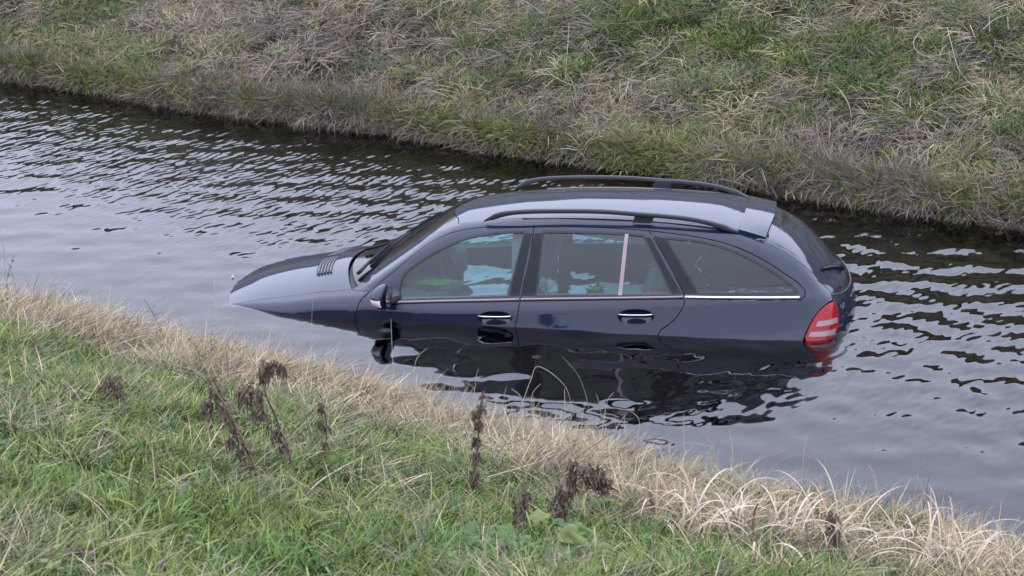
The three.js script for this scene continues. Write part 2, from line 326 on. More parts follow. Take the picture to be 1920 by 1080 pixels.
const L_screenSide = px([[670, 537], [700, 507], [764, 462], [815, 430], [845, 415.5], [860, 409]]);
const L_ditch = px([[860, 420], [880, 417.5], [912, 413.5], [980, 409.5], [1083, 409], [1193, 413], [1290, 421], [1337, 427], [1384, 436]]);
const L_spoilerSide = px([[1384, 436], [1406, 444], [1428, 453]]);
const L_tailGap = px([[1428, 453], [1461.6, 468], [1492, 486.6], [1523, 511], [1547, 532], [1559, 551], [1563, 561]]);
const L_lampFront = [...px([[1563, 563], [1550, 570], [1535, 584], [1522, 602], [1508.5, 630]]), ...at([[4.27, 0.62, 0.8]])];
const bothSides = [];
function sides(car, name, geo, mat, label) { const a = part(car, name, geo, mat), b = part(car, name, mirrored(geo), mat); if (label) { a.userData.label = label; b.userData.label = label; } return [a, b]; }

const car = thing('estate_car', 'dark navy blue estate car sunk to its door handles in the canal', 'car');
car.position.copy(carPos); car.rotation.copy(carEuler);
const G = 0.0028;

// fender
{
  const o = loop(SIDE45, [L_hoodSide, px([[660, 543], [676, 545], [693, 546]]), L_frontGap.slice().reverse(), at([[1.375, 0.40, 0.85], [1.12, 0.40, 0.84], [0.76, 0.72, 0.83], [0.40, 0.40, 0.79], [0.12, 0.40, 0.70]]), at([[0.12, 0.40, 0.70], [0.10, 0.60, 0.60]])]);
  sides(car, 'front_fender', panel(SIDE45, inset(o, G)), paint);
}
// body side: A pillar, roof edge, rear quarter
{
  const o = loop(SIDE45, [px([[660, 543], [664, 540], [670, 537]]), L_screenSide, L_ditch, L_spoilerSide, L_tailGap, L_lampFront, at([[4.27, 0.62, 0.8], [4.27, 0.40, 0.8]]), at([[4.27, 0.40, 0.8], [3.9, 0.40, 0.84], [3.49, 0.73, 0.85], [3.24, 0.40, 0.85]]), L_cGapDown.slice().reverse(), px([[1283, 556], [1283.5, 563]]), L_quarterBottom.slice().reverse(), L_quarterTop.slice().reverse(), L_doorTop2.slice().reverse(), L_doorTop1.slice().reverse(), px([[693, 546], [676, 545], [660, 543]])]);
  sides(car, 'body_side', panel(SIDE45, inset(o, G)), paint);
}
// doors
const glassFront = loop(SIDE, [px([[748, 562], [752, 535], [756, 521], [764, 511], [791, 490], [829, 468], [873, 449], [918, 439], [950, 436.5], [983, 435.5]]), px([[983, 435.5], [953, 555]]), px([[953, 555], [850, 558.5], [748, 562]])]);
const glassRear = loop(SIDE, [px([[1019, 435.5], [1093, 436.7], [1177, 439.8]]), px([[1177, 439.8], [1166, 553]]), px([[1166, 553], [1005.6, 554]]), px([[1005.6, 554], [1019, 435.5]])]);
const glassRearSmall = loop(SIDE, [px([[1177, 439.8], [1205.6, 443]]), px([[1205.6, 443], [1232, 495], [1258.5, 552.5]]), px([[1258.5, 552.5], [1166, 553]]), px([[1166, 553], [1177, 439.8]])]);
const glassRearBoth = loop(SIDE, [px([[1019, 435.5], [1093, 436.7], [1177, 439.8], [1205.6, 443]]), px([[1205.6, 443], [1232, 495], [1258.5, 552.5]]), px([[1258.5, 552.5], [1166, 553], [1005.6, 554]]), px([[1005.6, 554], [1019, 435.5]])]);
const glassQuarter = loop(SIDE, [px([[1250, 447], [1324, 456], [1375, 472], [1410, 489], [1440, 506], [1463, 521], [1485, 538], [1494, 548]]), px([[1494, 548], [1310, 549]]), px([[1310, 549], [1282, 500], [1250, 447]])]);
const cup = (cx, cy, rx, ry) => { const c = pixelOnCar(cx, cy); const l = []; for (let i = 0; i < 28; i++) { const a = i / 28 * 2 * Math.PI; const sx = Math.cos(a), sy = Math.sin(a); l.push([c.x + rx * Math.sign(sx) * Math.abs(sx) ** 0.8, c.y + ry * sy + 0.004 * sx]); } return { c, l }; };
const cupF = cup(928, 596.5, 0.112, 0.044), cupR = cup(1192, 593.5, 0.118, 0.046);
function door(name, outline, holes, cupHole) {
  const geo = panel(SIDE, inset(outline, G), { holes: [...holes.map(h => inset(h, 0.0)), cupHole.l] });
  const [a, b] = sides(car, name, geo, paint);
  const inner = panel(SIDE, inset(outline, 0.03), { holes: holes.map(h => inset(h, -0.004)), off: -0.055, rim: 0 });
  part(a, 'door_trim', inner, trimGrey); part(b, 'door_trim', mirrored(inner), trimGrey);
  // handle: a scooped cup behind a chrome grip
  const pos = [], idx = [], n = cupHole.l.length, rings = 6, c = cupHole.c;
  for (let r = 0; r <= rings; r++) for (let i = 0; i < n; i++) { const k = 1 - r / rings, x = c.x + (cupHole.l[i][0] - c.x) * k, y = c.y + (cupHole.l[i][1] - c.y) * k, p = onSurface(SIDE, x, y, 0); pos.push(p.x - CAR_MID, p.y, p.z - 0.001 - 0.040 * (1 - k * k)); }
  for (let r = 0; r < rings; r++) for (let i = 0; i < n; i++) { const a0 = r * n + i, b0 = r * n + (i + 1) % n; idx.push(a0, b0, a0 + n, b0, b0 + n, a0 + n); }
  const bowl = new THREE.BufferGeometry(); bowl.setAttribute('position', new THREE.Float32BufferAttribute(pos, 3)); bowl.setIndex(idx); bowl.computeVertexNormals();
  const gp = []; for (let i = 0; i <= 8; i++) { const t = i / 8 * 2 - 1, p = onSurface(SIDE, c.x + t * 0.108, c.y + 0.010 + 0.004 * t, 0); gp.push(V3(p.x, p.y, p.z + 0.022 * (1 - t ** 4) - 0.001)); }
  const grip = shift(sweep(gp, [[0.010, 0.008], [0.004, 0.012], [-0.010, 0.011], [-0.012, 0], [-0.009, -0.010], [0.006, -0.009]]));
  const bar = shift(sweep(gp.map(p => p.clone().add(V3(0, 0.004, 0.012))), [[0.0075, 0.003], [0.002, 0.005], [-0.005, 0.003], [-0.005, -0.004], [0.005, -0.004]]));
  for (const [d, m] of [[a, false], [b, true]]) {
    part(d, 'handle_cup', m ? mirrored(bowl) : bowl, paint);
    part(d, 'door_handle', m ? mirrored(grip) : grip, paint); part(d, 'handle_strip', m ? mirrored(bar) : bar, chrome);
  }
  return [a, b];
}
// sweep a small section (list of [up, out]) along a path in car coordinates; up is y, out is z
function sweep(path, sec, { up = V3(0, 1, 0), scale = () => 1 } = {}) {
  const cv = new THREE.CatmullRomCurve3(path, false, 'centripetal'), n = Math.max(8, path.length * 4), pos = [], idx = [], m = sec.length;
  for (let i = 0; i <= n; i++) {
    const t = i / n, p = cv.getPointAt(t), d = cv.getTangentAt(t), o = d.clone().cross(up).normalize(), u = o.clone().cross(d).normalize(), s = scale(t), q = Array.isArray(s) ? s : [s, s];
    for (const [a, b] of sec) { const v = p.clone().addScaledVector(u, a * q[0]).addScaledVector(o, b * q[1]); pos.push(v.x, v.y, v.z); }
  }
  for (let i = 0; i < n; i++) for (let j = 0; j < m; j++) { const a = i * m + j, b = i * m + (j + 1) % m; idx.push(a, a + m, b, b, a + m, b + m); }
  for (let j = 1; j < m - 1; j++) { idx.push(0, j, j + 1); idx.push(n * m, n * m + j + 1, n * m + j); }
  const g = new THREE.BufferGeometry(); g.setAttribute('position', new THREE.Float32BufferAttribute(pos, 3)); g.setIndex(idx);
  // orient outwards
  g.computeVertexNormals(); const c = cv.getPointAt(0.5), k = Math.round(n / 2) * m, v = V3(pos[k * 3], pos[k * 3 + 1], pos[k * 3 + 2]).sub(c), nn = V3().fromBufferAttribute(g.attributes.normal, k);
  if (v.dot(nn) < 0) { const ix = g.index.array; for (let i = 0; i < ix.length; i += 3) { const t = ix[i]; ix[i] = ix[i + 1]; ix[i + 1] = t; } g.computeVertexNormals(); }
  return g;
}
const frontOutline = loop(SIDE, [L_doorTop1, L_bGap, at([[2.45, 0.40, 0.85], [1.375, 0.40, 0.85]]), L_frontGap]);
const rearOutline = loop(SIDE, [L_doorTop2, L_cGapUp, L_cGapDown, at([[3.24, 0.40, 0.85], [2.45, 0.40, 0.85]]), L_bGap.slice().reverse()]);
const [frontDoor, frontDoorFar] = door('front_door', frontOutline, [glassFront], cupF);
const [rearDoor, rearDoorFar] = door('rear_door', rearOutline, [glassRearBoth], cupR);
const quarterOutline = loop(SIDE, [L_cGapUp, px([[1283, 556], [1283.5, 563]]), L_quarterBottom.slice().reverse(), L_quarterTop.slice().reverse()]);
const quarterFrames = sides(car, 'quarter_window_frame', panel(SIDE, inset(quarterOutline, G), { holes: [glassQuarter] }), paint);
const pane = (owners, name, outline, mat, off = -0.004) => { const g = panel(SIDE, outline, { off, rim: 0 }); part(owners[0], name, g, mat); part(owners[1], name, mirrored(g), mat); };
pane([frontDoor, frontDoorFar], 'window_pane', inset(glassFront, -0.006), glass);
pane([rearDoor, rearDoorFar], 'window_pane', inset(glassRear, -0.006), darkGlass, -0.004);
pane([rearDoor, rearDoorFar], 'window_pane', inset(glassRearSmall, -0.006), darkGlass, -0.0055);
pane(quarterFrames, 'window_pane', inset(glassQuarter, -0.006), darkGlass);
// mist on the inside of the side windows
const mistTex = noiseTexture(256, (u, v) => { const k = 0.6 + 0.7 * (fbm(u * 5, v * 5, 3) - 0.5); return [k, k, k]; });
const mist = std({ color: lin(0.40, 0.52, 0.56), roughness: 1, transparent: true, opacity: 0.035, alphaMap: mistTex, specularIntensity: 0 });
pane([frontDoor, frontDoorFar], 'condensation', glassFront, mist, -0.012);
pane([rearDoor, rearDoorFar], 'condensation', glassRearBoth, mist, -0.012);
pane(quarterFrames, 'condensation', glassQuarter, mist, -0.012);
// rubber seals round the panes
function seal(owners, outline, w = 0.011) { const g = panel(SIDE, inset(outline, -w), { holes: [inset(outline, 0.002)], off: 0.0016, rim: 0.004 }); part(owners[0], 'window_seal', g, rubber); part(owners[1], 'window_seal', mirrored(g), rubber); }
seal([frontDoor, frontDoorFar], glassFront); seal([rearDoor, rearDoorFar], glassRearBoth); seal(quarterFrames, glassQuarter);
// dark pillar trims
const trim = (owners, pts) => { const g = panel(SIDE, loop(SIDE, pts.map((p, i) => px([p, pts[(i + 1) % pts.length]]))), { off: 0.0024, rim: 0.004 }); part(owners[0], 'pillar_trim', g, blackTrim); part(owners[1], 'pillar_trim', mirrored(g), blackTrim); };
trim([frontDoor, frontDoorFar], [[985, 437], [998, 437], [973.5, 555], [956, 555]]);
trim([rearDoor, rearDoorFar], [[1002.5, 437], [1017, 437], [1003.5, 554], [977.5, 554]]);
trim([rearDoor, rearDoorFar], [[1210, 444], [1220, 446], [1278, 551], [1262, 551.5]]);
trim(quarterFrames, [[1226, 442], [1247, 446.5], [1308, 550.5], [1283.5, 551]]);
// belt line strips and the bar that divides the rear door window
function strip(owners, a, b, mat, n = 10, hgt = 0.0135) {
  const p0 = pixelOnCar(...a), p1 = pixelOnCar(...b), path = [];
  for (let i = 0; i <= n; i++) { const x = lerp(p0.x, p1.x, i / n), y = lerp(p0.y, p1.y, i / n); const p = onSurface(SIDE, x, y, 0.002); path.push(p); }
  const g = shift(sweep(path, [[hgt, -0.004], [hgt * 0.8, 0.005], [0, 0.008], [-hgt * 0.8, 0.005], [-hgt, -0.004]]));
  part(owners[0], 'belt_strip', g, mat); part(owners[1], 'belt_strip', mirrored(g), mat);
}
strip([frontDoor, frontDoorFar], [741, 567.5], [973.5, 562], satin);
strip([rearDoor, rearDoorFar], [977, 562], [1281.5, 557.5], satin);
strip(quarterFrames, [1284.5, 557.5], [1499, 558.5], chrome);
{ const g = panel(SIDE, loop(SIDE, [px([[1172, 438], [1179, 438.4]]), px([[1179, 438.4], [1166.5, 553]]), px([[1166.5, 553], [1159, 553]]), px([[1159, 553], [1172, 438]])]), { off: 0.006, rim: 0.014 }); part(rearDoor, 'window_divider', g, satin); part(rearDoorFar, 'window_divider', mirrored(g), satin); }

// hood, cowl, screen, roof
const hoodRear = [...px([[660, 543], [656, 528], [660, 511], [672, 492], [690, 474]])];
const hoodRearLine = (() => { const a = px([[660, 543], [655, 527]]); const z0 = a[0].z, x0 = a[0].x, out = []; for (let i = 0; i <= 12; i++) { const z = z0 * (1 - i / 6); out.push(V3(x0 - 0.145 * (1 - (z / z0) ** 2) - 0.0, 0, z)); } return out; })();
{
  const o = loop(TOP, [L_hoodSide, hoodRearLine, mir(L_hoodSide), at([[0.10, 0, -0.60], [0.06, 0, -0.3], [0.045, 0, 0], [0.06, 0, 0.3], [0.10, 0, 0.60]])]);
  const ridge = p => { const w = 0.20 + 0.20 * p.x, e = smooth(0.05, -0.05, Math.abs(p.z) - w); return 0.012 * e * smooth(0.2, 0.6, p.x); }; // a soft raised centre
  const hood = part(car, 'hood', panel(TOP, inset(o, G), { bulge: ridge }), paint);
  // air intake grilles
  for (const sgn of [1, -1]) {
    const line = off => { const l = []; for (let i = 0; i <= 10; i++) { const z = lerp(0.40, 0.03, i / 10), x = hoodRearLine[0].x - 0.145 * (1 - (z / hoodRearLine[0].z) ** 2) - off; l.push(V3(x, 0, z)); } return l; };
    const A = line(0.115), B = line(0.225), q = loop(TOP, [A, [A[10], B[10]], B.slice().reverse(), [B[0], A[0]]]);
    let g = panel(TOP, q, { off: 0.0022, rim: 0.003, bulge: ridge }); if (sgn < 0) g = mirrored(g);
    const vent = part(hood, 'air_vent', g, rubber);
    for (let k = 0; k < 5; k++) { const path = line(0.127 + k * 0.0215).map(p => { const s = onSurface(TOP, p.x, -p.z, 0.006); s.y += ridge(s); return s; }); let h = shift(sweep(path, [[0.0025, 0.0045], [0.0025, -0.0045], [-0.003, -0.0045], [-0.003, 0.0045]])); if (sgn < 0) h = mirrored(h); part(vent, 'slat', h, paint); }
  }
}
const screenTop = (() => { const c = pixelOnCar(860, 409), e = [], zc = c.z; for (let i = 0; i <= 12; i++) { const z = zc * (1 - i / 6); e.push(V3(c.x - 0.085 * (1 - (z / zc) ** 2), 0, z)); } return { e, c }; })();
const onTop = list => list.map(p => onSurface(TOP, p.x, -p.z, 0));
{ // cowl: black plastic tray between hood and screen
  const zc = hoodRearLine[0].z - 0.012, a = hoodRearLine.map(p => V3(p.x + 0.004, 0, p.z)), b = a.map(p => V3(p.x + 0.05 + 0.085 * (1 - (p.z / zc) ** 2), 0, p.z * 1.02));
  part(car, 'cowl_tray', panel(TOP, loop(TOP, [a, [a[12], b[12]], b.slice().reverse(), [b[0], a[0]]]), { off: -0.018, rim: 0.02 }), rubber);
}
{
  const top = onTop(screenTop.e), low = []; const l0 = pixelOnCar(670, 537); for (let i = 0; i <= 12; i++) { const z = -l0.z * (1 - i / 6); const p = onSurface(SCREEN, z, 0, 0); low.push(V3(l0.x - 0.115 * (1 - (z / l0.z) ** 2), l0.y - 0.01 * (1 - (z / l0.z) ** 2), z)); }
  const o = loop(SCREEN, [L_screenSide, top, mir(L_screenSide), low]);
  const ws = part(car, 'windscreen', panel(SCREEN, inset(o, 0.004), { off: -0.002, rim: 0 }), glass);
  part(ws, 'screen_border', panel(SCREEN, inset(o, 0.003), { holes: [inset(o, 0.03)], off: -0.0005, rim: 0.004 }), blackGloss);
}
const roofGap = px([[1384, 436]])[0], roofBack = []; { for (let i = 0; i <= 10; i++) { const z = roofGap.z * (1 - i / 5); roofBack.push(V3(roofGap.x + 0.012 * (1 - (z / roofGap.z) ** 2), 0, z)); } }
{
  const o = loop(TOP, [[screenTop.e[0], L_ditch[0]], L_ditch, roofBack, mir(L_ditch), [V3(L_ditch[0].x, 0, -L_ditch[0].z), screenTop.e[12]], screenTop.e.slice().reverse()]);
  const roof = part(car, 'roof', panel(TOP, inset(o, G)), paint);
  part(roof, 'headliner', panel(TOP, inset(o, 0.02), { off: -0.045, rim: 0 }), liner);
  // ditch mouldings
  const md = shift(sweep(onTop(L_ditch.slice(3)).map(p => p.add(V3(0, 0.002, 0.004))), [[0.004, 0.005], [0.004, -0.005], [-0.004, -0.005], [-0.004, 0.005]]));
  sides(car, 'roof_moulding', md, satin);
}
// roof rails
{
  const z = 0.572, P = [[908, 415], [922, 408.5], [938, 402.5], [958, 398.5], [990, 396], [1083, 395], [1140, 396.5], [1197, 401], [1250, 405], [1290, 409.5], [1322, 415.5], [1350, 424], [1368, 430.5], [1384, 437]].map(([u, v]) => pixelOnPlane(u, v, z));
  P.forEach((p, i) => { const t = i / (P.length - 1); p.z = 0.585 - 0.03 * Math.abs(t * 2 - 1) ** 3; });
  const g = shift(sweep(P, [[0.014, 0.009], [0.010, 0.016], [-0.010, 0.017], [-0.014, 0.012], [-0.014, -0.012], [-0.010, -0.016], [0.010, -0.014], [0.014, -0.008]], { scale: t => [t < 0.05 ? 0.35 + 1.0 * t / 0.05 : 1 + 0.35 * Math.max(0, 1 - (t - 0.05) / 0.08) + (t > 0.95 ? -0.3 * (t - 0.95) / 0.05 : 0.35 * Math.max(0, 1 - (0.95 - t) / 0.08)), 1] }));
  const rails = sides(car, 'roof_rail', g, railMat);
  const q = pixelOnPlane(1207, 408, 0.58), b = new RoundedBoxGeometry(0.125, 0.06, 0.028, 2, 0.006); b.applyMatrix4(new THREE.Matrix4().makeShear(0, 0, 0.35, 0, 0, 0)); b.translate(q.x - CAR_MID, q.y - 0.005, 0.577);
  part(rails[0], 'rail_post', b, railMat); part(rails[1], 'rail_post', mirrored(b), railMat);
}
// tail: spoiler, tailgate, rear window
let tailgate;
{
  const gapRear = L_tailGap, low = at([[4.5, 0.80, 0.70], [4.5, 0.60, 0.69]]);
  const lampRear = px([[1563, 561], [1571.6, 584], [1572.5, 609], [1566, 627]]);
  const near = [...gapRear, ...lampRear.slice(1)], last = near[near.length - 1], bottom = [last, V3(4.5, 0.62, last.z), V3(4.5, 0.62, -last.z), V3(last.x, last.y, -last.z)];
  const topLine = [V3(gapRear[0].x, gapRear[0].y, -gapRear[0].z), V3(4.0, gapRear[0].y + 0.03, -0.3), V3(4.0, gapRear[0].y + 0.036, 0), V3(4.0, gapRear[0].y + 0.03, 0.3), gapRear[0]];
  const o = loop(REAR, [topLine, gapRear, lampRear, bottom.slice(0, 2), bottom.slice(1, 3), bottom.slice(2), mir(lampRear), mir(gapRear)]);
  const gl = px([[1446, 452], [1470, 465], [1492, 478], [1523, 500], [1546, 520], [1555, 538], [1557, 551]]);
  const gTop = topLine.map(p => V3(p.x, p.y - 0.022, p.z * gl[0].z / gapRear[0].z)), gl0 = gl[gl.length - 1];
  gTop[0] = V3(gl[0].x, gl[0].y, -gl[0].z); gTop[gTop.length - 1] = gl[0];
  const gLow = [gl0, V3(4.5, gl0.y - 0.028, 0.35), V3(4.5, gl0.y - 0.038, 0), V3(4.5, gl0.y - 0.028, -0.35), V3(gl0.x, gl0.y, -gl0.z)];
  const glo = loop(REAR, [gTop, gl, gLow, mir(gl)]);
  tailgate = part(car, 'tailgate', panel(REAR, inset(o, G), { holes: [glo] }), paint);
  part(tailgate, 'rear_window', panel(REAR, inset(glo, 0.003), { off: -0.002, rim: 0 }), rearGlass);
  const inner = loop(REAR, [gTop.map(p => V3(p.x, p.y - 0.012, p.z * 0.97)), gl.map(p => V3(p.x, Math.max(p.y, 1.0) - 0.004, p.z * 0.955)), gLow.map(p => V3(p.x, p.y + 0.085, p.z * 0.93)), mir(gl.map(p => V3(p.x, Math.max(p.y, 1.0) - 0.004, p.z * 0.955)))]);
  part(tailgate, 'window_border', panel(REAR, inset(glo, 0.002), { holes: [inner], off: -0.0005, rim: 0.003 }), blackGloss);
  const ch = gLow.map(p => onSurface(REAR, -p.z, p.y - 0.008, 0.002)); part(tailgate, 'chrome_trim', shift(sweep(ch, [[0.003, 0.003], [0.003, -0.003], [-0.003, -0.003], [-0.003, 0.003]])), satin);
  const arm = [[0.02, 1.06], [0.14, 1.085], [0.30, 1.115], [0.40, 1.13]].map(([zz, y]) => { const p = onSurface(REAR, -zz, y, 0.014); return p; });
  const wp = part(tailgate, 'rear_wiper', shift(sweep(arm, [[0.008, 0.006], [0.008, -0.006], [-0.008, -0.006], [-0.008, 0.006]], { up: V3(1, 0.8, 0).normalize() })), rubber);
  part(wp, 'wiper_boss', new THREE.CylinderGeometry(0.03, 0.034, 0.05, 14).rotateZ(-1.1).translate(arm[0].x - CAR_MID, arm[0].y, arm[0].z), blackTrim);
  // spoiler: roof line carried back over the window
  const n = 20, xs = [0, 0.25, 0.5, 0.75, 1], pos = [], idx = [], tip = pixelOnCar(1427, 452), x0 = roofGap.x + 0.004;
  const row = (zt, k, under) => { const z = zt * lerp(roofGap.z + 0.004, 0.575, k), x = lerp(x0 + 0.012 * (1 - zt * zt), 4.02 + 0.03 * (1 - zt * zt), k), y0 = roofY(x) + RAKE * (x - CAR_MID) - 0.038 * z * z / 0.32 - 0.018 * Math.max(0, Math.abs(zt) - 0.75) / 0.25 * k; return V3(x, y0 - (under ? lerp(0.045, 0.014, k) : 0), z); };
  const ring = [...xs.map(k => [k, 0]), ...xs.slice().reverse().map(k => [k, 1])], m = ring.length;
  for (let i = 0; i <= n; i++) for (const [k, un] of ring) { const p = row(1 - 2 * i / n, k, un); pos.push(p.x - CAR_MID, p.y, p.z); }
  for (let i = 0; i < n; i++) for (let j = 0; j < m; j++) { const a = i * m + j, b = i * m + (j + 1) % m; idx.push(a, b, a + m, b, b + m, a + m); }
  for (let j = 1; j < m - 1; j++) { idx.push(0, j + 1, j); idx.push(n * m, n * m + j, n * m + j + 1); }
  let sg = new THREE.BufferGeometry(); sg.setAttribute('position', new THREE.Float32BufferAttribute(pos, 3)); sg.setIndex(idx); sg = sg.toNonIndexed(); sg.computeVertexNormals();
  sg = creased(sg);
  part(tailgate, 'spoiler', sg, paint);
  part(tailgate, 'washer_nozzle', merged([new THREE.CylinderGeometry(0.006, 0.006, 0.07, 8).rotateX(0.4).translate(4.035 - CAR_MID, 1.365, -0.02), new THREE.SphereGeometry(0.014, 10, 8).translate(4.045 - CAR_MID, 1.355, -0.03)]), blackTrim);
}
function creased(g) { // smooth normals within 35 degrees
  const p = g.attributes.position, n = g.attributes.normal, map = new Map();
  for (let i = 0; i < p.count; i++) { const k = [p.getX(i), p.getY(i), p.getZ(i)].map(v => Math.round(v * 1e4)).join(); if (!map.has(k)) map.set(k, []); map.get(k).push(i); }
  const src = n.array.slice(), v = i => V3(src[i * 3], src[i * 3 + 1], src[i * 3 + 2]);
  for (const l of map.values()) for (const i of l) { const a = v(i), s = V3(); for (const j of l) { const b = v(j); if (a.dot(b) > 0.8) s.add(b); } s.normalize(); n.setXYZ(i, s.x, s.y, s.z); }
  return g;
}
// lamps
{
  const front = px([[1563, 563], [1550, 570], [1535, 584], [1522, 602], [1509, 631]]), rear = px([[1563, 563], [1571.6, 584], [1572.5, 609], [1566, 627]]);
  const lowF = V3(4.27, 0.63, 0.8), lowR = V3(4.47, 0.63, 0.74);
  const o = loop(CORNER, [front, [front[4], lowF], [lowF, lowR], [lowR, rear[3]], rear.slice().reverse()]);
  const lamp = sides(car, 'tail_lamp', panel(CORNER, inset(o, G), { off: 0.001, rim: 0.015 }), redLens);
  const band = pts => { const g = panel(CORNER, loop(CORNER, pts.map((p, i) => px([p, pts[(i + 1) % pts.length]]))), { off: 0.0045, rim: 0.004 }); part(lamp[0], 'clear_band', g, clearLens); part(lamp[1], 'clear_band', mirrored(g), clearLens); };
  band([[1533, 602], [1569, 594], [1569.5, 604], [1528, 612.5]]);
  band([[1519, 622], [1567, 615], [1564, 627], [1515, 631]]);
}
// door mirrors
{
  const c = pixelOnPlane(722, 554, 0.93), g = new THREE.SphereGeometry(1, 28, 20), p = g.attributes.position;
  for (let i = 0; i < p.count; i++) {
    let x = p.getX(i), y = p.getY(i), z = p.getZ(i);
    const back = x > 0 ? 0.35 : 1;   // flat on the side of the mirror glass
    p.setXYZ(i, x * 0.085 * back - 0.02 * z * z, y * 0.083 * (1 - 0.12 * z) - 0.012, z * 0.115 + 0.01);
  }
  g.translate(c.x - CAR_MID, c.y + 0.005, c.z + 0.01); g.computeVertexNormals();
  const m = sides(car, 'door_mirror', g, paint);
  const s = new THREE.SphereGeometry(1, 28, 10, 0, Math.PI * 2, Math.PI * 0.49, Math.PI * 0.24), sp = s.attributes.position;
  for (let i = 0; i < sp.count; i++) { const x = sp.getX(i), y = sp.getY(i), z = sp.getZ(i), back = x > 0 ? 0.30 : 1; sp.setXYZ(i, (x * 0.085 * back - 0.02 * z * z) * 1.03, (y * 0.083 * (1 - 0.12 * z) - 0.012) * 1.0, (z * 0.115 + 0.01) * 1.02); }
  s.translate(c.x - CAR_MID, c.y + 0.005, c.z + 0.01); s.computeVertexNormals();
  const root = onSurface(SIDE, c.x + 0.06, c.y - 0.03, 0);
  const armG = shift(sweep([V3(c.x + 0.0, c.y - 0.055, c.z - 0.03), V3(c.x + 0.03, c.y - 0.06, (c.z + root.z) / 2 - 0.01), V3(root.x, root.y - 0.02, root.z - 0.02)], [[0.016, 0.016], [0.0, 0.028], [-0.016, 0.016], [-0.016, -0.016], [0.0, -0.028], [0.016, -0.016]]));
  const glassG = new THREE.CircleGeometry(0.07, 24).scale(1.35, 0.95, 1).rotateY(Math.PI / 2).translate(c.x + 0.031 - CAR_MID, c.y - 0.006, c.z + 0.014);
  for (const k of [0, 1]) { const f = q => k ? mirrored(q) : q; part(m[k], 'indicator_lens', f(s), amberLens); part(m[k], 'mirror_arm', f(armG), blackTrim); part(m[k], 'mirror_glass', f(glassG), chrome); }
}
// front wipers, parked along the foot of the screen and standing a little proud of it
{
  const wiper = (pts, bl) => {
    const a = pts.map(([z, v]) => onSurface(SCREEN, z, v, 0.028)), b = bl.map(([z, v]) => onSurface(SCREEN, z, v, 0.010));
    const w = part(car, 'wiper_arm', shift(sweep(a, [[0.007, 0.009], [0.007, -0.009], [-0.007, -0.009], [-0.007, 0.009]], { up: V3(-0.537, 0.843, 0), scale: t => 1.5 - 0.8 * t })), blackTrim);
    part(w, 'wiper_blade', shift(sweep(b, [[0.012, 0.005], [0.012, -0.005], [-0.010, -0.003], [-0.010, 0.003]], { up: V3(-0.537, 0.843, 0) })), rubber);
  };
  // v: metres up the screen from its middle
  wiper([[0.50, -0.41], [0.30, -0.365], [0.10, -0.30], [0.0, -0.25]], [[0.28, -0.385], [0.05, -0.29], [-0.2, -0.21], [-0.34, -0.185]]);
  wiper([[-0.05, -0.47], [-0.2, -0.32], [-0.34, -0.08], [-0.38, 0.05]], [[-0.22, -0.30], [-0.36, -0.04], [-0.45, 0.18], [-0.48, 0.30]]);
}
// ---- cabin
{
  const rb = (w, h, d, r, x, y, z, rz = 0) => new RoundedBoxGeometry(w, h, d, 3, r).rotateZ(rz).translate(x - CAR_MID, y, z);
  part(car, 'dashboard', merged([rb(0.42, 0.22, 1.32, 0.06, 1.63, 0.84, 0, 0.12), rb(0.28, 0.10, 0.42, 0.04, 1.74, 0.955, 0.36, 0.1), rb(0.3, 0.3, 0.3, 0.05, 1.75, 0.72, 0)]), dashMat);
  const wheel = part(car, 'steering_wheel', new THREE.TorusGeometry(0.185, 0.016, 10, 36).rotateY(Math.PI / 2).rotateZ(0.42).translate(1.93 - CAR_MID, 0.93, 0.36), dashMat);
  part(wheel, 'wheel_hub', merged([rb(0.05, 0.14, 0.16, 0.02, 1.92, 0.925, 0.36, 0.42), rb(0.02, 0.035, 0.36, 0.008, 1.925, 0.935, 0.36, 0.42)]), dashMat);
  const seat = (x, z, w, name, heads) => {
    const s = part(car, name, merged([rb(0.16, 0.62, w, 0.06, x + 0.12, 0.86, z, -0.28), rb(0.5, 0.16, w, 0.06, x - 0.16, 0.58, z, 0.12)]), cloth);
    for (const h of heads) part(s, 'headrest', merged([rb(0.09, 0.15, 0.25, 0.04, x + 0.245, 1.245, h, -0.2), rb(0.02, 0.14, 0.02, 0.006, x + 0.215, 1.15, h - 0.06, -0.2), rb(0.02, 0.14, 0.02, 0.006, x + 0.215, 1.15, h + 0.06, -0.2)]), cloth);
  };
  seat(2.28, 0.37, 0.50, 'front_seat', [0.37]); seat(2.28, -0.37, 0.50, 'front_seat', [-0.37]);
  seat(3.16, 0, 1.22, 'rear_bench', [0.38, -0.38]);
  part(car, 'cabin_floor', merged([rb(2.9, 0.06, 1.5, 0.02, 2.95, 0.43, 0), rb(0.9, 0.05, 1.36, 0.02, 3.92, 0.66, 0), rb(0.05, 0.5, 1.4, 0.02, 1.42, 0.62, 0)]), dashMat);
  // inner linings of the pillars and the roof edge
  const o = loop(SIDE45, [L_screenSide, L_ditch, L_spoilerSide, L_tailGap.slice(0, 5), at([[4.42, 0.9, 0.75], [4.2, 0.6, 0.8], [3.5, 0.6, 0.8], [3.5, 0.9, 0.8]]), px([[1283, 556], [1283.5, 563]]), L_quarterBottom.slice().reverse(), L_quarterTop.slice().reverse(), L_doorTop2.slice().reverse(), L_doorTop1.slice().reverse()]);
  sides(car, 'pillar_lining', panel(SIDE45, o, { off: -0.045, rim: 0 }), trimGrey);
  const qi = panel(SIDE, inset(quarterOutline, -0.01), { holes: [inset(glassQuarter, -0.006)], off: -0.04, rim: 0 }); part(quarterFrames[0], 'window_lining', qi, trimGrey); part(quarterFrames[1], 'window_lining', mirrored(qi), trimGrey);
}
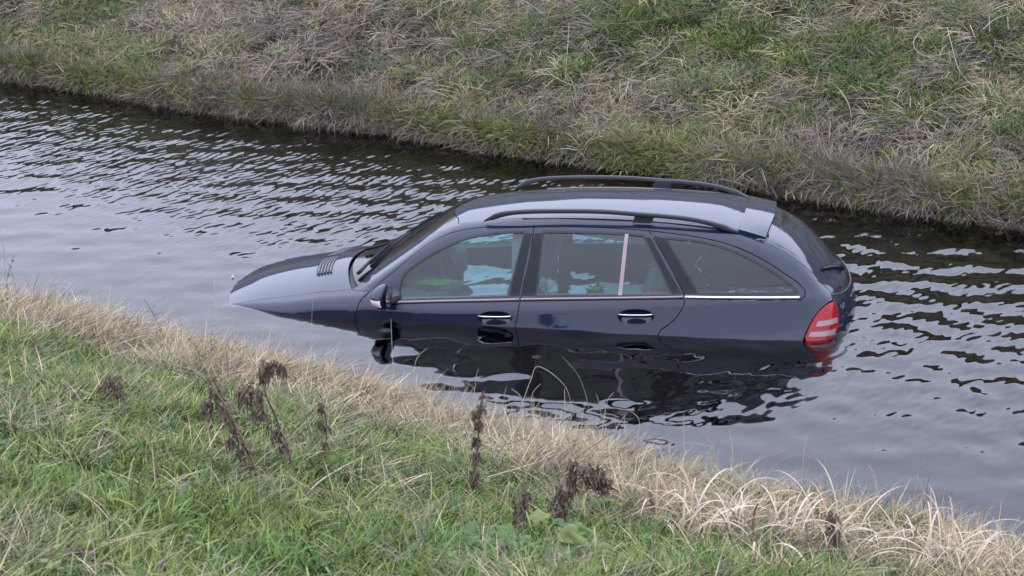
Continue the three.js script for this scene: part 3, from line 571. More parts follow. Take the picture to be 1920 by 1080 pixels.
// submerged nose
{
  const o = loop(FRONT, [at([[0, 0.40, -0.68], [0, 0.40, 0.68]]), at([[0, 0.40, 0.68], [0, 0.56, 0.60]]), at([[0, 0.56, 0.60], [0, 0.50, 0.3], [0, 0.49, 0], [0, 0.50, -0.3], [0, 0.56, -0.60]]), at([[0, 0.56, -0.60], [0, 0.40, -0.68]])]);
  part(car, 'front_bumper', panel(FRONT, o, { rim: 0 }), paint);
  const b = loop(REAR, [at([[0, 0.61, -0.76], [0, 0.40, -0.76]]), at([[0, 0.40, -0.76], [0, 0.40, 0.76]]), at([[0, 0.40, 0.76], [0, 0.61, 0.76]]), at([[0, 0.61, 0.76], [0, 0.61, -0.76]])]);
  part(car, 'rear_bumper', panel(REAR, b, { rim: 0.02, off: 0.012 }), paint);
}

// ---------------------------------------------------------------- loose things afloat inside the car
function carThing(name, label, category, pos) { const g = thing(name, label, category); g.position.copy(fromCar(pos)); g.rotation.copy(carEuler); return g; }
function lump(w, h, d, seed, rough = 0.25) { // a crumpled closed shape
  const g = new THREE.IcosahedronGeometry(1, 4), p = g.attributes.position;
  for (let i = 0; i < p.count; i++) { const x = p.getX(i), y = p.getY(i), z = p.getZ(i), k = 1 + rough * (fbm(x * 2.2 + z * 1.3 + seed, y * 2.2 + z * 1.7 + seed, 3) - 0.5) * 2; p.setXYZ(i, x * w * k, y * h * k, z * d * k); }
  g.computeVertexNormals(); return g;
}
{
  const a = carThing('safety_jacket', 'crumpled lime green and black jacket behind the front door window', 'jacket', pixelOnPlane(818, 541, 0.55));
  part(a, 'jacket_body', lump(0.21, 0.085, 0.13, 3, 0.5).translate(0.0, -0.02, 0.02), std({ color: lin(0.018, 0.02, 0.014), roughness: 0.9 }));
  part(a, 'green_panel', lump(0.15, 0.02, 0.08, 8, 0.7).translate(0.03, 0.05, 0.03), std({ color: lin(0.03, 0.12, 0.008), roughness: 0.8 }));
  const b = carThing('plastic_bag', 'pale crumpled plastic bag behind the rear door window', 'bag', pixelOnPlane(1031, 541, 0.58));
  part(b, 'bag_body', lump(0.05, 0.06, 0.05, 12, 0.7), std({ color: lin(0.17, 0.18, 0.175), roughness: 0.5 }));
  part(b, 'bag_fold', lump(0.03, 0.045, 0.03, 21, 0.6).translate(-0.035, 0.02, 0.01), std({ color: lin(0.14, 0.15, 0.145), roughness: 0.5 }));
  const c = carThing('potted_plant', 'small green leafy plant with a dark rim behind the rear door window', 'plant', pixelOnPlane(1116, 546, 0.56));
  part(c, 'pot', new THREE.LatheGeometry([[0, -0.06], [0.04, -0.06], [0.055, 0.0], [0.06, 0.005], [0.05, 0.005], [0.0, -0.005]].map(([x, y]) => new THREE.Vector2(x, y)), 18), std({ color: lin(0.02, 0.022, 0.02), roughness: 0.8 }));
  const r = rng(5); for (let i = 0; i < 12; i++) { const an = i * 2.4, L = 0.055 + 0.03 * r(), g = new THREE.SphereGeometry(1, 8, 6).scale(L / 2, 0.004, 0.012).translate(L / 2, 0, 0).rotateZ(0.25 + 0.5 * r()).rotateY(an).translate(0, 0.0, 0); part(c, 'leaf', g, std({ color: lin(0.05, 0.17, 0.015), roughness: 0.6 })); }
  const d = carThing('pale_board', 'pale board lying across the cabin behind the rear door window', 'board', pixelOnPlane(1180, 549, 0.40));
  part(d, 'board_face', new RoundedBoxGeometry(0.42, 0.03, 0.16, 2, 0.008).rotateZ(-0.06).rotateX(0.35), std({ color: lin(0.26, 0.28, 0.27), roughness: 0.7 }));
  part(d, 'board_edge', new RoundedBoxGeometry(0.424, 0.012, 0.012, 2, 0.004).rotateZ(-0.06).translate(0, -0.02, 0.085), std({ color: lin(0.30, 0.33, 0.32), roughness: 0.7 }));
  const e = carThing('red_tub', 'red tub with a black rim behind the small rear door window', 'tub', pixelOnPlane(1239, 548, 0.58));
  part(e, 'tub_wall', new THREE.CylinderGeometry(0.062, 0.05, 0.10, 20, 1, true).translate(0, -0.02, 0), std({ color: lin(0.42, 0.045, 0.025), roughness: 0.5, side: THREE.DoubleSide }));
  part(e, 'rim', new THREE.TorusGeometry(0.063, 0.008, 8, 24).rotateX(Math.PI / 2).translate(0, 0.034, 0), std({ color: lin(0.012, 0.012, 0.012), roughness: 0.6 }));
  const f = thing('black_cable', 'thin black cable hanging behind the small rear door window', 'cable');
  part(f, 'cable_wire', tube([[1163, 493], [1172, 498], [1182, 503], [1192, 503.5], [1202, 500]].map(([u, v]) => fromCar(pixelOnPlane(u, v, 0.60))), 0.0035), rubber);
  part(f, 'plug', tube([[1202, 500], [1218, 497.5], [1234, 498]].map(([u, v]) => fromCar(pixelOnPlane(u, v, 0.60))), 0.007), rubber);
}
// badge on the tailgate, in raised chrome letters
{
  const font = await new FontLoader().loadAsync('fonts/droid/droid_sans_bold.typeface.json');
  const t = new TextGeometry('C220', { font, size: 0.034, depth: 0.004, curveSegments: 3 }); t.computeBoundingBox(); t.translate(-t.boundingBox.max.x / 2, 0, 0);
  const c = pixelOnCar(1581, 574), n = normalF(c), u = V3(0, 1, 0).cross(n).normalize(), v = n.clone().cross(u), m = new THREE.Matrix4().makeBasis(u, v, n).setPosition(c.x - CAR_MID + n.x * 0.002, c.y - 0.017 + n.y * 0.002, c.z + n.z * 0.002);
  t.applyMatrix4(m); part(tailgate, 'badge_lettering', t, chrome);
}

// ---------------------------------------------------------------- vegetation
function blade(out, base, dir, len, width, bend, twist, shade, seg = 3, side) { // a curved strip that narrows to a point; bend turns it over towards its own lean
  const d = dir.clone().normalize(), lean = V3(d.x, 0, d.z); if (lean.lengthSq() < 1e-5) lean.set(Math.cos(twist), 0, Math.sin(twist)); lean.normalize();
  const sd = side || V3(-lean.z, 0, lean.x).applyAxisAngle(d, twist); let p = base.clone(); const q = d.clone(), pts = [];
  const axis = V3(-lean.z, 0, lean.x).negate();
  for (let i = 0; i <= seg; i++) { const t = i / seg, w = width * 0.5 * (i === seg ? 0.06 : 1 - 0.45 * t * t); pts.push([p.clone().addScaledVector(sd, w), p.clone().addScaledVector(sd, -w), sd.clone().cross(q).normalize()]); p = p.clone().addScaledVector(q, len / seg); q.applyAxisAngle(axis, bend / seg); }
  for (let i = 0; i < seg; i++) { const [a, b, n] = pts[i], [c, e, m] = pts[i + 1]; for (const [v, k] of [[a, n], [c, m], [b, n], [b, n], [c, m], [e, m]]) { out.pos.push(v.x, v.y, v.z); out.nor.push(k.x, k.y, k.z); out.col.push(...shade); } }
}
const bag = () => ({ pos: [], nor: [], col: [] });
function bagGeo(b) { const g = new THREE.BufferGeometry(); g.setAttribute('position', new THREE.Float32BufferAttribute(b.pos, 3)); g.setAttribute('normal', new THREE.Float32BufferAttribute(b.nor, 3)); g.setAttribute('color', new THREE.Float32BufferAttribute(b.col, 3)); g.setAttribute('uv', new THREE.Float32BufferAttribute(new Float32Array(b.pos.length / 3 * 2), 2)); return g; }
function tuft(seed, { n, h0, h1, rad, lean, width, bend, hue = 0.25, seg = 3, droop = 0 }) {
  const r = rng(seed), b = bag();
  for (let i = 0; i < n; i++) {
    const a = r() * 6.283, q = Math.sqrt(r()) * rad, la = a + (r() - 0.5) * 2.4, l = lean * (0.25 + r()) , k = 1 + (r() - 0.5) * 0.95, w = (r() - 0.5) * hue;
    blade(b, V3(Math.cos(a) * q, -0.01, Math.sin(a) * q), V3(Math.cos(la) * l, 1 - droop, Math.sin(la) * l), lerp(h0, h1, r()), width * (0.7 + 0.6 * r()), bend * (0.3 + 1.2 * r()), (r() - 0.5) * 2.5, [k * (1 + w), k, k * (1 - w * 0.6)], seg);
  }
  return bagGeo(b);
}
function leafyTuft(seed, n, rad, size) { // small oval weed leaves
  const r = rng(seed), b = bag();
  for (let i = 0; i < n; i++) {
    const a = r() * 6.283, q = Math.sqrt(r()) * rad, k = 1 + (r() - 0.5) * 0.5, c = V3(Math.cos(a) * q, 0.01 + r() * rad * 0.7, Math.sin(a) * q), L = size * (0.6 + 0.8 * r());
    const u = V3(Math.cos(a + r() - 0.5), 0.5 * (r() - 0.35), Math.sin(a + r() - 0.5)).normalize(), s = V3(-u.z, (r() - 0.5) * 0.6, u.x).normalize(), nn = s.clone().cross(u).normalize();
    const P = [[0, 0], [0.3, 0.32], [0.7, 0.30], [1, 0], [0.7, -0.30], [0.3, -0.32]].map(([x, y]) => c.clone().addScaledVector(u, x * L).addScaledVector(s, y * L).addScaledVector(nn, -Math.abs(y) * 0.3 * L - x * x * 0.3 * L));
    for (const [x, y, z] of [[0, 1, 5], [1, 2, 4], [1, 4, 5], [2, 3, 4]]) for (const m of [x, y, z]) { b.pos.push(P[m].x, P[m].y, P[m].z); b.nor.push(nn.x, nn.y, nn.z); b.col.push(k, k, k * 0.95); }
  }
  return bagGeo(b);
}
const grassMat = new THREE.MeshStandardMaterial({ vertexColors: true, roughness: 0.75, side: THREE.DoubleSide });
const strawMat = new THREE.MeshStandardMaterial({ vertexColors: true, roughness: 0.8, side: THREE.DoubleSide });
const PITCH_BACK = new THREE.Quaternion().setFromAxisAngle(V3(1, 0, 0), CAM_PITCH);
function project(p) { const d = p.clone().sub(EYE).applyQuaternion(PITCH_BACK); return [PHOTO_W / 2 + FOCAL * d.x / -d.z, PHOTO_H / 2 - FOCAL * d.y / -d.z, d.z < -0.1 ? 0 : 2]; }
class Field { // many copies of a few tuft shapes: grass nobody could count
  constructor(name, geos, mat, label, category) { this.name = name; this.geos = geos; this.mat = mat; this.label = label; this.category = category; this.lists = geos.map(() => []); }
  add(variant, m, c) { this.lists[variant % this.geos.length].push([m, c]); }
  done() { this.geos.forEach((g, i) => { const l = this.lists[i]; if (!l.length) return; const im = new THREE.InstancedMesh(g, this.mat, l.length); l.forEach(([m, c], k) => { im.setMatrixAt(k, m); im.setColorAt(k, c); }); im.name = numbered(this.name); tag(im, this.label, this.category, null, 'stuff'); im.castShadow = im.receiveShadow = true; scene.add(im); }); }
}
const M4 = () => new THREE.Matrix4();
function stand(pos, yaw, tiltDir, tilt, sc, sy = sc) { // upright along y, tilted towards tiltDir by tilt
  const q = new THREE.Quaternion().setFromAxisAngle(V3(tiltDir.z, 0, -tiltDir.x).normalize(), tilt).multiply(new THREE.Quaternion().setFromAxisAngle(V3(0, 1, 0), yaw));
  return M4().compose(pos, q, V3(sc, sy, sc));
}
function nearPoint(u, v) { const d = pixelRay(u, v); let t = 4; const p = V3(); for (; t < 25; t += 0.02) { p.copy(d).multiplyScalar(t).add(EYE); const [s, q] = toCanal(p.x, p.z); if (p.y < Math.max(-0.02, q < 0.4 ? nearHeight(s, q) : -0.02)) break; } return p.clone(); }
function farPoint(u, v) { const d = pixelRay(u, v); let t = 12; const p = V3(); for (; t < 60; t += 0.03) { p.copy(d).multiplyScalar(t).add(EYE); const [s, q] = toCanal(p.x, p.z); if (q > 5.5 && p.y < farHeight(s, q)) break; } return p.clone(); }
const TO_WATER_FAR = V3(-CN[0], 0, -CN[1]), TO_WATER_NEAR = V3(CN[0], 0, CN[1]);

// ---- patches on the far slope, placed where the photograph shows them: [pixel x, y, radius in metres along and up the slope, how dead (+) or green (-)]
const farPatches = [[40, 60, 1.6, .7, -.5], [150, 110, 1.3, .6, -.75], [260, 150, .8, .5, -.35], [20, 130, .6, .3, .5], [330, 60, 2.0, .7, .8], [520, 60, 1.8, .6, .9], [700, 40, 1.5, .5, .55], [480, 170, 1.4, .5, .75], [650, 190, 1.2, .45, .8], [720, 210, .7, .3, .6], [590, 120, 1.0, .4, .6], [880, 160, 1.0, .4, .15], [700, 130, .8, .35, -.45], [560, 20, .5, .3, -.5], [780, 30, 1, .3, -.2],
  [800, 240, 1.0, .25, -.6], [930, 265, .9, .25, -.55], [520, 205, .7, .2, -.25], [400, 175, .8, .2, -.1], [1010, 190, .9, .35, .65], [1060, 120, .8, .4, -.25], [1100, 60, 1.2, .5, -.45], [1350, 50, 1.4, .6, -.75], [1420, 80, .8, .4, -.7], [1230, 150, .9, .4, -.05], [1150, 230, 1.0, .35, .55], [1090, 210, .7, .3, .6], [1250, 230, .7, .3, .3], [1270, 280, 1.1, .25, -.85], [1180, 275, .8, .22, -.5], [1400, 290, .8, .3, .55], [1520, 270, .8, .3, .7], [1600, 300, .8, .3, .8], [1680, 280, .7, .3, .5],
  [1500, 150, 1.2, .5, -.35], [1600, 180, 1.2, .45, -.45], [1690, 90, .7, .35, -.9], [1750, 160, 1.0, .5, -.3], [1860, 120, .8, .4, -.3], [1640, 40, .8, .4, .35], [1500, 20, .8, .3, .2], [1880, 30, .6, .3, .4], [1800, 290, .9, .3, -.25], [1880, 330, .9, .3, -.35], [1480, 350, .7, .2, -.5], [1620, 350, .7, .2, .6], [1760, 350, .7, .2, .4], [1820, 230, .7, .3, .1], [960, 60, .8, .4, .3], [900, 90, .9, .4, -.1], [940, 20, .9, .3, .25]]
  .map(([u, v, a, b, w]) => { const p = farPoint(u, v), [s, q] = toCanal(p.x, p.z); return [s, q, a * 0.8, b * 0.95, w]; });
function deadness(s, q) { let d = 0.30 * (fbm(s * 1.3, q * 1.6, 3) - 0.5) * 2 + 0.10; for (const [a, b, ra, rb, w] of farPatches) { const x = (s - a) / ra, y = (q - b) / rb, k = x * x + y * y; if (k < 4) d += w * Math.exp(-k * 1.2) * 1.15; } return d + 0.45 * (fbm(s * 4.1, q * 4.1, 2) - 0.5); }
const greenTufts = [1, 2, 3, 4].map(k => tuft(100 + k, { n: 56, h0: 0.05, h1: 0.15, rad: 0.13, lean: 0.75, width: 0.0055, bend: 1.3 }));
const wispTufts = [1, 2, 3].map(k => tuft(200 + k, { n: 46, h0: 0.06, h1: 0.20, rad: 0.15, lean: 1.3, width: 0.0034, bend: 1.4 }));
const litterTufts = [1, 2, 3, 4].map(k => tuft(300 + k, { n: 46, h0: 0.07, h1: 0.25, rad: 0.17, lean: 3.2, width: 0.0042, bend: 1.0, hue: 0.2, droop: 0.55 }));
const mossTufts = [1, 2].map(k => tuft(400 + k, { n: 22, h0: 0.04, h1: 0.12, rad: 0.06, lean: 0.9, width: 0.0036, bend: 1.4 }));
const weedTufts = [1, 2].map(k => leafyTuft(500 + k, 14, 0.09, 0.030));
const GREEN = [[.064, .112, .012], [.100, .136, .015], [.045, .088, .015], [.130, .142, .026]], STRAW = [[.34, .265, .145], [.265, .205, .115], [.40, .33, .20], [.21, .16, .092]], DEAD = [[.155, .118, .098], [.085, .064, .054], [.225, .175, .142], [.17, .13, .118]];
const NEARGREEN = [[.070, .128, .012], [.105, .150, .016], [.050, .100, .016], [.125, .150, .028]];
const tint = (list, r, k = 1) => { const c = list[Math.floor(r() * list.length)], j = k * (0.78 + 0.44 * r()); return lin(c[0] * j, c[1] * j, c[2] * j); };
{
  const r = rng(7);
  const green = new Field('grass', greenTufts, grassMat, 'short green winter grass growing on the far slope', 'grass'), wisp = new Field('dry_grass', wispTufts, strawMat, 'wispy yellowed grass on the far slope', 'dry grass'), litter = new Field('dead_stems', litterTufts, strawMat, 'flattened brown dead stems lying over the far slope', 'dead stems'), moss = new Field('mossy_grass', mossTufts, grassMat, 'fine mossy grass along the far shore', 'moss'), weed = new Field('weed_leaves', weedTufts, grassMat, 'small round weed leaves scattered on the far slope', 'weeds');
  const place = (n, p0, p1, s0, s1) => {
    for (let i = 0; i < n; i++) {
      const s = lerp(s0, s1, r()), p = lerp(p0, p1, r()), q = farEdge(s) + p, [x, z] = canal(s, q), pos = V3(x, farHeight(s, q) - 0.005, z);
      if (noise2(s * 4.3 + 9, q * 4.3) < 0.30 && r() < 0.75) continue;
      const dd = deadness(s, q), yaw = r() * 6.283, tl = 0.3 + 0.25 * r(), k = r(), v = Math.floor(r() * 4), dir = TO_WATER_FAR.clone().applyAxisAngle(V3(0, 1, 0), (r() - 0.5) * 1.6);
      const clump = 0.65 + 0.85 * noise2(s * 3.3, q * 3.3);
      if (p < 0.55 && r() < 0.55 - 0.5 * dd) { for (let j = 0; j < 2; j++) { const [mx, mz] = canal(s + 0.12 * (r() - 0.5), q + 0.12 * (r() - 0.5)); moss.add(v + j, stand(V3(mx, pos.y + 0.01, mz), yaw + j, dir, tl, 1.4 + 0.8 * r(), 0.9 + 0.6 * r()), tint([[.112, .118, .024], [.145, .138, .036], [.080, .092, .020], [.17, .14, .06]], r)); } }
      else if (k < 0.47 - 0.46 * dd) green.add(v, stand(pos, yaw, dir, tl, 0.75 + 0.5 * r(), (0.6 + 0.55 * r()) * clump), tint(GREEN, r, 0.95));
      else if (k < 0.62 - 0.2 * dd) wisp.add(v, stand(pos, yaw, dir, tl + 0.2, 0.8 + 0.5 * r(), (0.6 + 0.5 * r()) * clump), tint(r() < 0.35 + 0.4 * dd ? STRAW : GREEN, r, 0.8));
      else if (k < 0.62 - 0.15 * dd) weed.add(v, stand(pos.add(V3(0, 0.02, 0)), yaw, dir, 0.3, 0.7 + 0.7 * r()), tint(GREEN, r, 0.8));
      else litter.add(v, stand(pos.add(V3(0, 0.015 + 0.04 * r(), 0)), yaw, dir, 0.35, 0.7 + 0.7 * r(), 0.8), tint(r() < 0.25 ? STRAW : DEAD, r, 0.9));
    }
  };
  place(6400, 0.05, 3.0, -12.8, 2.6); place(700, 3.0, 7, -14, 4); place(600, 0.05, 3.0, -22, -12.8); place(600, 0.05, 3.0, 2.6, 7);
  // the overhanging fringe
  for (let i = 0; i < 3600; i++) {
    const s = lerp(-13, 4, r()), p = -0.03 + 0.20 * r() * r() + 0.02, q = farEdge(s) + p, [x, z] = canal(s, q), y = farHeight(s, q), dd = deadness(s, q + 0.1), dir = TO_WATER_FAR.clone().applyAxisAngle(V3(0, 1, 0), (r() - 0.5) * 1.4);
    const pos = V3(x, Math.max(y, 0.04 + 0.16 * r()), z), k = r();
    if (k < 0.66 - 0.35 * dd) moss.add(i, stand(pos, r() * 6.28, dir, 0.6 + 0.9 * r(), 0.9 + 0.7 * r(), 0.9 + 0.7 * r()), tint([[.112, .118, .024], [.145, .138, .036], [.080, .092, .020]], r));
    else if (k < 0.72) wisp.add(i, stand(pos, r() * 6.28, dir, 1.0 + 0.9 * r(), 0.8 + 0.5 * r(), 0.40 + 0.35 * r()), tint(r() < 0.4 ? DEAD : r() < 0.5 ? STRAW : GREEN, r, 0.7));
    else litter.add(i, stand(pos, r() * 6.28, dir, 0.5 + 0.6 * r(), 0.7 + 0.4 * r(), 0.9), tint(DEAD, r, 0.8));
  }
  for (const f of [green, wisp, litter, moss, weed]) f.done();
}
// ---- near bank
const nearGreen = [1, 2, 3, 4].map(k => tuft(600 + k, { n: 58, h0: 0.04, h1: 0.13, rad: 0.10, lean: 0.9, width: 0.0044, bend: 1.3, seg: 3 }));
const nearBroad = [1, 2, 3].map(k => tuft(650 + k, { n: 16, h0: 0.08, h1: 0.19, rad: 0.07, lean: 0.9, width: 0.0085, bend: 1.5, seg: 5 }));
const nearStraw = [1, 2, 3, 4].map(k => tuft(700 + k, { n: 26, h0: 0.08, h1: 0.32, rad: 0.14, lean: 0.8, width: 0.0030, bend: 0.8, hue: 0.15, seg: 3 }));
const nearBent = [1, 2, 3].map(k => tuft(750 + k, { n: 22, h0: 0.10, h1: 0.30, rad: 0.13, lean: 2.2, width: 0.0034, bend: 0.7, hue: 0.15, seg: 3, droop: 0.3 }));
{
  const r = rng(11);
  const green = new Field('grass', nearGreen, grassMat, 'green turf on the near bank', 'grass'), broad = new Field('coarse_grass', nearBroad, grassMat, 'coarse broad-bladed grass in the near turf', 'grass'), straw = new Field('dry_grass', nearStraw, strawMat, 'pale dry grass standing along the near shore', 'dry grass'), bent = new Field('dry_grass', nearBent, strawMat, 'fallen dry grass lying over the near turf', 'dry grass'), weed = new Field('weed_leaves', weedTufts, grassMat, 'small round weed leaves in the near turf', 'weeds');
  let count = 0;
  for (let i = 0; i < 32000; i++) {
    const s = lerp(-9, 6.5, r()), p = 7 * Math.pow(r(), 1.15), q = nearEdge(s) - p, [x, z] = canal(s, q), pos = V3(x, nearHeight(s, q) - 0.004, z), [u, v, w] = project(pos);
    if (w > 1 || u < -1100 || u > PHOTO_W + 700 || v > PHOTO_H + 700 || v < 0) continue;
    if ((u < -200 || u > PHOTO_W + 200 || v > PHOTO_H + 220) && r() < 0.5) continue;
    count++;
    const band = 0.42 + 0.75 * noise2(s * 1.1, 2.2) + 0.45 * smooth(0.2, 2.2, s) + 0.3 * smooth(-3.5, -5.5, s), dry = smooth(band + 0.45, band - 0.25, p) + 1.15 * (fbm(s * 1.7, q * 1.7, 3) - 0.53), k = r(), vr = Math.floor(r() * 12), yaw = r() * 6.283;
    const dir = V3(Math.cos(yaw * 3), 0, Math.sin(yaw * 3)), tall = 0.75 + 0.4 * noise2(s * 2.5, q * 2.5);
    if (k < dry * 0.84) { if (r() < 0.62) straw.add(vr, stand(pos, yaw, dir, 0.35 * r(), 0.75 + 0.5 * r(), (0.40 + 0.65 * r()) * tall), tint(r() < 0.16 ? DEAD : STRAW, r, 1.08)); else bent.add(vr, stand(pos.add(V3(0, 0.03, 0)), yaw, dir, 0.3 * r(), 0.8 + 0.4 * r(), 0.8), tint(r() < 0.25 ? DEAD : STRAW, r, 1.0)); }
    else if (k < 0.80) green.add(vr, stand(pos, yaw, dir, 0.5 * r(), 0.9 + 0.5 * r(), (0.75 + 0.6 * r()) * tall), tint(NEARGREEN, r));
    else if (k < 0.88) broad.add(vr, stand(pos, yaw, dir, 0.4 * r(), 0.8 + 0.5 * r(), (0.7 + 0.5 * r()) * tall), tint([[.085, .14, .035], [.07, .13, .05], [.12, .16, .05]], r));
    else if (k < 0.89) weed.add(vr, stand(pos.add(V3(0, 0.03, 0)), yaw, dir, 0.2, 0.7 + 0.6 * r()), tint([[.07, .12, .03], [.10, .14, .05]], r));
    else bent.add(vr, stand(pos.add(V3(0, 0.03 + 0.03 * r(), 0)), yaw, dir, 0.3 * r(), 0.55 + 0.5 * r(), 0.7), tint(r() < 0.6 ? STRAW : DEAD, r, 0.9));
  }
  console.log('near tufts', count);
  for (const f of [green, broad, straw, bent, weed]) f.done();
}

// ---------------------------------------------------------------- single plants, stalks and twigs
const matOf = (r, g, b, rough = 0.9) => new THREE.MeshStandardMaterial({ color: lin(r, g, b), roughness: rough, side: THREE.DoubleSide });
const deadMat = new THREE.MeshStandardMaterial({ vertexColors: true, color: lin(0.125, 0.092, 0.075), roughness: 0.95, side: THREE.DoubleSide });
const stemMat = matOf(0.16, 0.105, 0.065), darkStem = matOf(0.07, 0.05, 0.042), twigMat = matOf(0.34, 0.30, 0.25), darkTwig = matOf(0.13, 0.095, 0.07), strawStem = matOf(0.44, 0.36, 0.24, 0.7), strawStem2 = matOf(0.30, 0.235, 0.16, 0.7);
function placed(g, pos) { g.position.copy(pos); return p => p.clone().sub(pos); }
function taper(points, r0, r1, sides = 6) { // a stem that thins towards its tip
  const cv = new THREE.CatmullRomCurve3(points, false, 'centripetal'), n = points.length * 4, g = new THREE.TubeGeometry(cv, n, 1, sides), p = g.attributes.position;
  for (let i = 0; i <= n; i++) { const c = cv.getPointAt(i / n), k = lerp(r0, r1, i / n); for (let j = 0; j <= sides; j++) { const q = i * (sides + 1) + j; p.setXYZ(q, c.x + (p.getX(q) - c.x) * k, c.y + (p.getY(q) - c.y) * k, c.z + (p.getZ(q) - c.z) * k); } }
  return g;
}
function wilted(b, r, at0, n, spread, len) { // crumpled leaves that hang from a point
  for (let i = 0; i < n * 1.8; i++) {
    const k = 0.5 + 1.1 * r(), o = V3((r() - 0.5) * spread, (r() - 0.5) * spread, (r() - 0.5) * spread).add(at0);
    blade(b, o, V3((r() - 0.5) * 1.6, -0.4 - r(), (r() - 0.5) * 1.6), len * (0.35 + 0.7 * r()), 0.005 + 0.007 * r(), (r() - 0.3) * 3.2, r() * 6.28, [k, k * (0.92 + 0.1 * r()), k * 0.92], 3);
  }
}
function deadPlant(seed, label, stem, clusters, { r0 = 0.006, group, name = 'dead_plant', mat = stemMat } = {}) {
  const r = rng(seed), base = nearPoint(stem[0][0], stem[0][1]); base.y -= 0.02;
  const g = thing(name, label, 'dead plant', group), loc = placed(g, base), P = stem.map(([u, v], i) => loc(pixelAtDepth(u, v, base.z + (r() - 0.5) * 0.04 * Math.min(i, 2))));
  P[0].set(0, 0, 0); part(g, 'stem', taper(P, r0, r0 * 0.5), mat);
  const b = bag();
  for (const [u, v, n, spread, len, from] of clusters) {
    const c = loc(pixelAtDepth(u, v, base.z + (r() - 0.5) * 0.05));
    if (from) { const f = loc(pixelAtDepth(from[0], from[1], base.z)); part(g, 'branch', taper([f, f.clone().lerp(c, 0.5).add(V3(0, 0.02, 0)), c], r0 * 0.5, r0 * 0.3), mat); wilted(b, r, f.clone().lerp(c, 0.6), Math.round(n * 0.3), spread, len); }
    wilted(b, r, c, n, spread, len);
  }
  const l = part(g, 'wilted_leaves', bagGeo(b), deadMat); l.userData.kind = 'stuff';
  return g;
}
deadPlant(1, 'leaning dead weed with a reddish bare stem and a drooping brown head', [[490, 925], [474, 868], [448, 810], [420, 757], [400, 725], [397, 706]], [[398, 712, 14, .03, .04], [404, 735, 30, .05, .05], [388, 765, 30, .05, .06, [405, 740]], [418, 765, 24, .05, .06], [436, 800, 20, .05, .06, [425, 775]], [455, 840, 18, .05, .07, [448, 815]], [468, 880, 16, .05, .07, [460, 850]], [428, 830, 12, .04, .06, [440, 805]]], { r0: 0.007 });
deadPlant(2, 'forked dead weed with two hanging brown heads beside the leaning stem', [[552, 893], [540, 845], [524, 800], [508, 762], [497, 735], [500, 700], [503, 682]], [[503, 686, 50, .06, .05], [497, 705, 30, .05, .05], [529, 690, 34, .04, .06, [510, 683]], [478, 745, 60, .09, .06], [452, 738, 26, .05, .07, [478, 718]], [485, 770, 40, .06, .06], [520, 812, 22, .04, .06], [530, 835, 20, .04, .07, [520, 800]], [505, 800, 12, .03, .05]], { r0: 0.005, mat: darkStem });
deadPlant(3, 'short curved dead stalk with a few shrivelled leaves in the turf', [[592, 892], [601, 868], [610, 835], [612, 795], [606, 760]], [[605, 762, 16, .04, .05], [612, 800, 16, .03, .05], [610, 835, 18, .04, .05], [598, 790, 8, .03, .05]], { r0: 0.004, mat: darkStem });
deadPlant(4, 'upright twisted dead stalk, tallest of the brown stalks on the near bank', [[887, 938], [889, 885], [896, 830], [899, 780], [905, 736]], [[905, 742, 10, .02, .04], [902, 765, 22, .03, .05], [898, 795, 26, .035, .055], [894, 825, 26, .035, .06], [892, 855, 30, .04, .06], [889, 890, 32, .045, .07], [888, 915, 26, .05, .06], [893, 775, 18, .04, .05]], { r0: 0.006, mat: darkStem });
deadPlant(5, 'stout brown dead stalk thick with shrivelled leaves above the green lobed leaves', [[968, 1018], [974, 985], [980, 950], [986, 922]], [[984, 930, 26, .05, .05], [979, 955, 40, .06, .06], [972, 985, 46, .07, .06], [966, 1005, 34, .07, .06]], { r0: 0.007 });
deadPlant(6, 'dead stalk with a bent brown seed head nodding to one side', [[1050, 1000], [1056, 960], [1064, 920], [1072, 885], [1077, 866]], [[1075, 875, 44, .045, .05], [1072, 895, 40, .05, .05], [1058, 925, 40, .07, .06], [1048, 950, 40, .07, .06], [1043, 980, 30, .06, .06], [1118, 893, 80, .085, .05, [1082, 885]], [1100, 888, 40, .06, .05], [1134, 908, 46, .06, .05], [1078, 915, 16, .04, .05]], { r0: 0.006 });
deadPlant(7, 'small brown dead stalk beside two white bits in the straw', [[742, 852], [744, 825], [748, 803]], [[746, 810, 18, .03, .05], [743, 830, 26, .04, .05], [740, 845, 18, .05, .05]], { r0: 0.004, mat: darkStem });
deadPlant(8, 'round brown dead flower head in the green turf', [[212, 775], [214, 750], [212, 728]], [[212, 722, 110, .085, .03], [196, 728, 30, .06, .03], [225, 745, 30, .06, .04], [230, 765, 14, .04, .05]], { r0: 0.004, mat: darkStem });
deadPlant(9, 'tiny dark dead bud at the edge of the straw', [[93, 585], [93, 570], [92, 560]], [[92, 560, 26, .035, .025]], { r0: 0.003, mat: darkStem });
deadPlant(10, 'low dark clump of dead leaves half hidden in the straw', [[128, 672], [127, 665], [126, 660]], [[124, 662, 40, .08, .04], [136, 668, 20, .06, .04]], { r0: 0.003, mat: darkStem });
deadPlant(11, 'brown shrivelled clump standing among the dry grass stems', [[180, 640], [179, 628], [178, 615]], [[178, 622, 36, .06, .05], [183, 640, 24, .06, .05]], { r0: 0.003, mat: darkStem });
deadPlant(12, 'low heap of shrivelled brown leaves beside a bent straw', [[760, 920], [765, 908], [770, 895]], [[742, 912, 50, .10, .05], [770, 903, 40, .08, .05], [790, 915, 24, .06, .05]], { r0: 0.003, mat: darkStem });
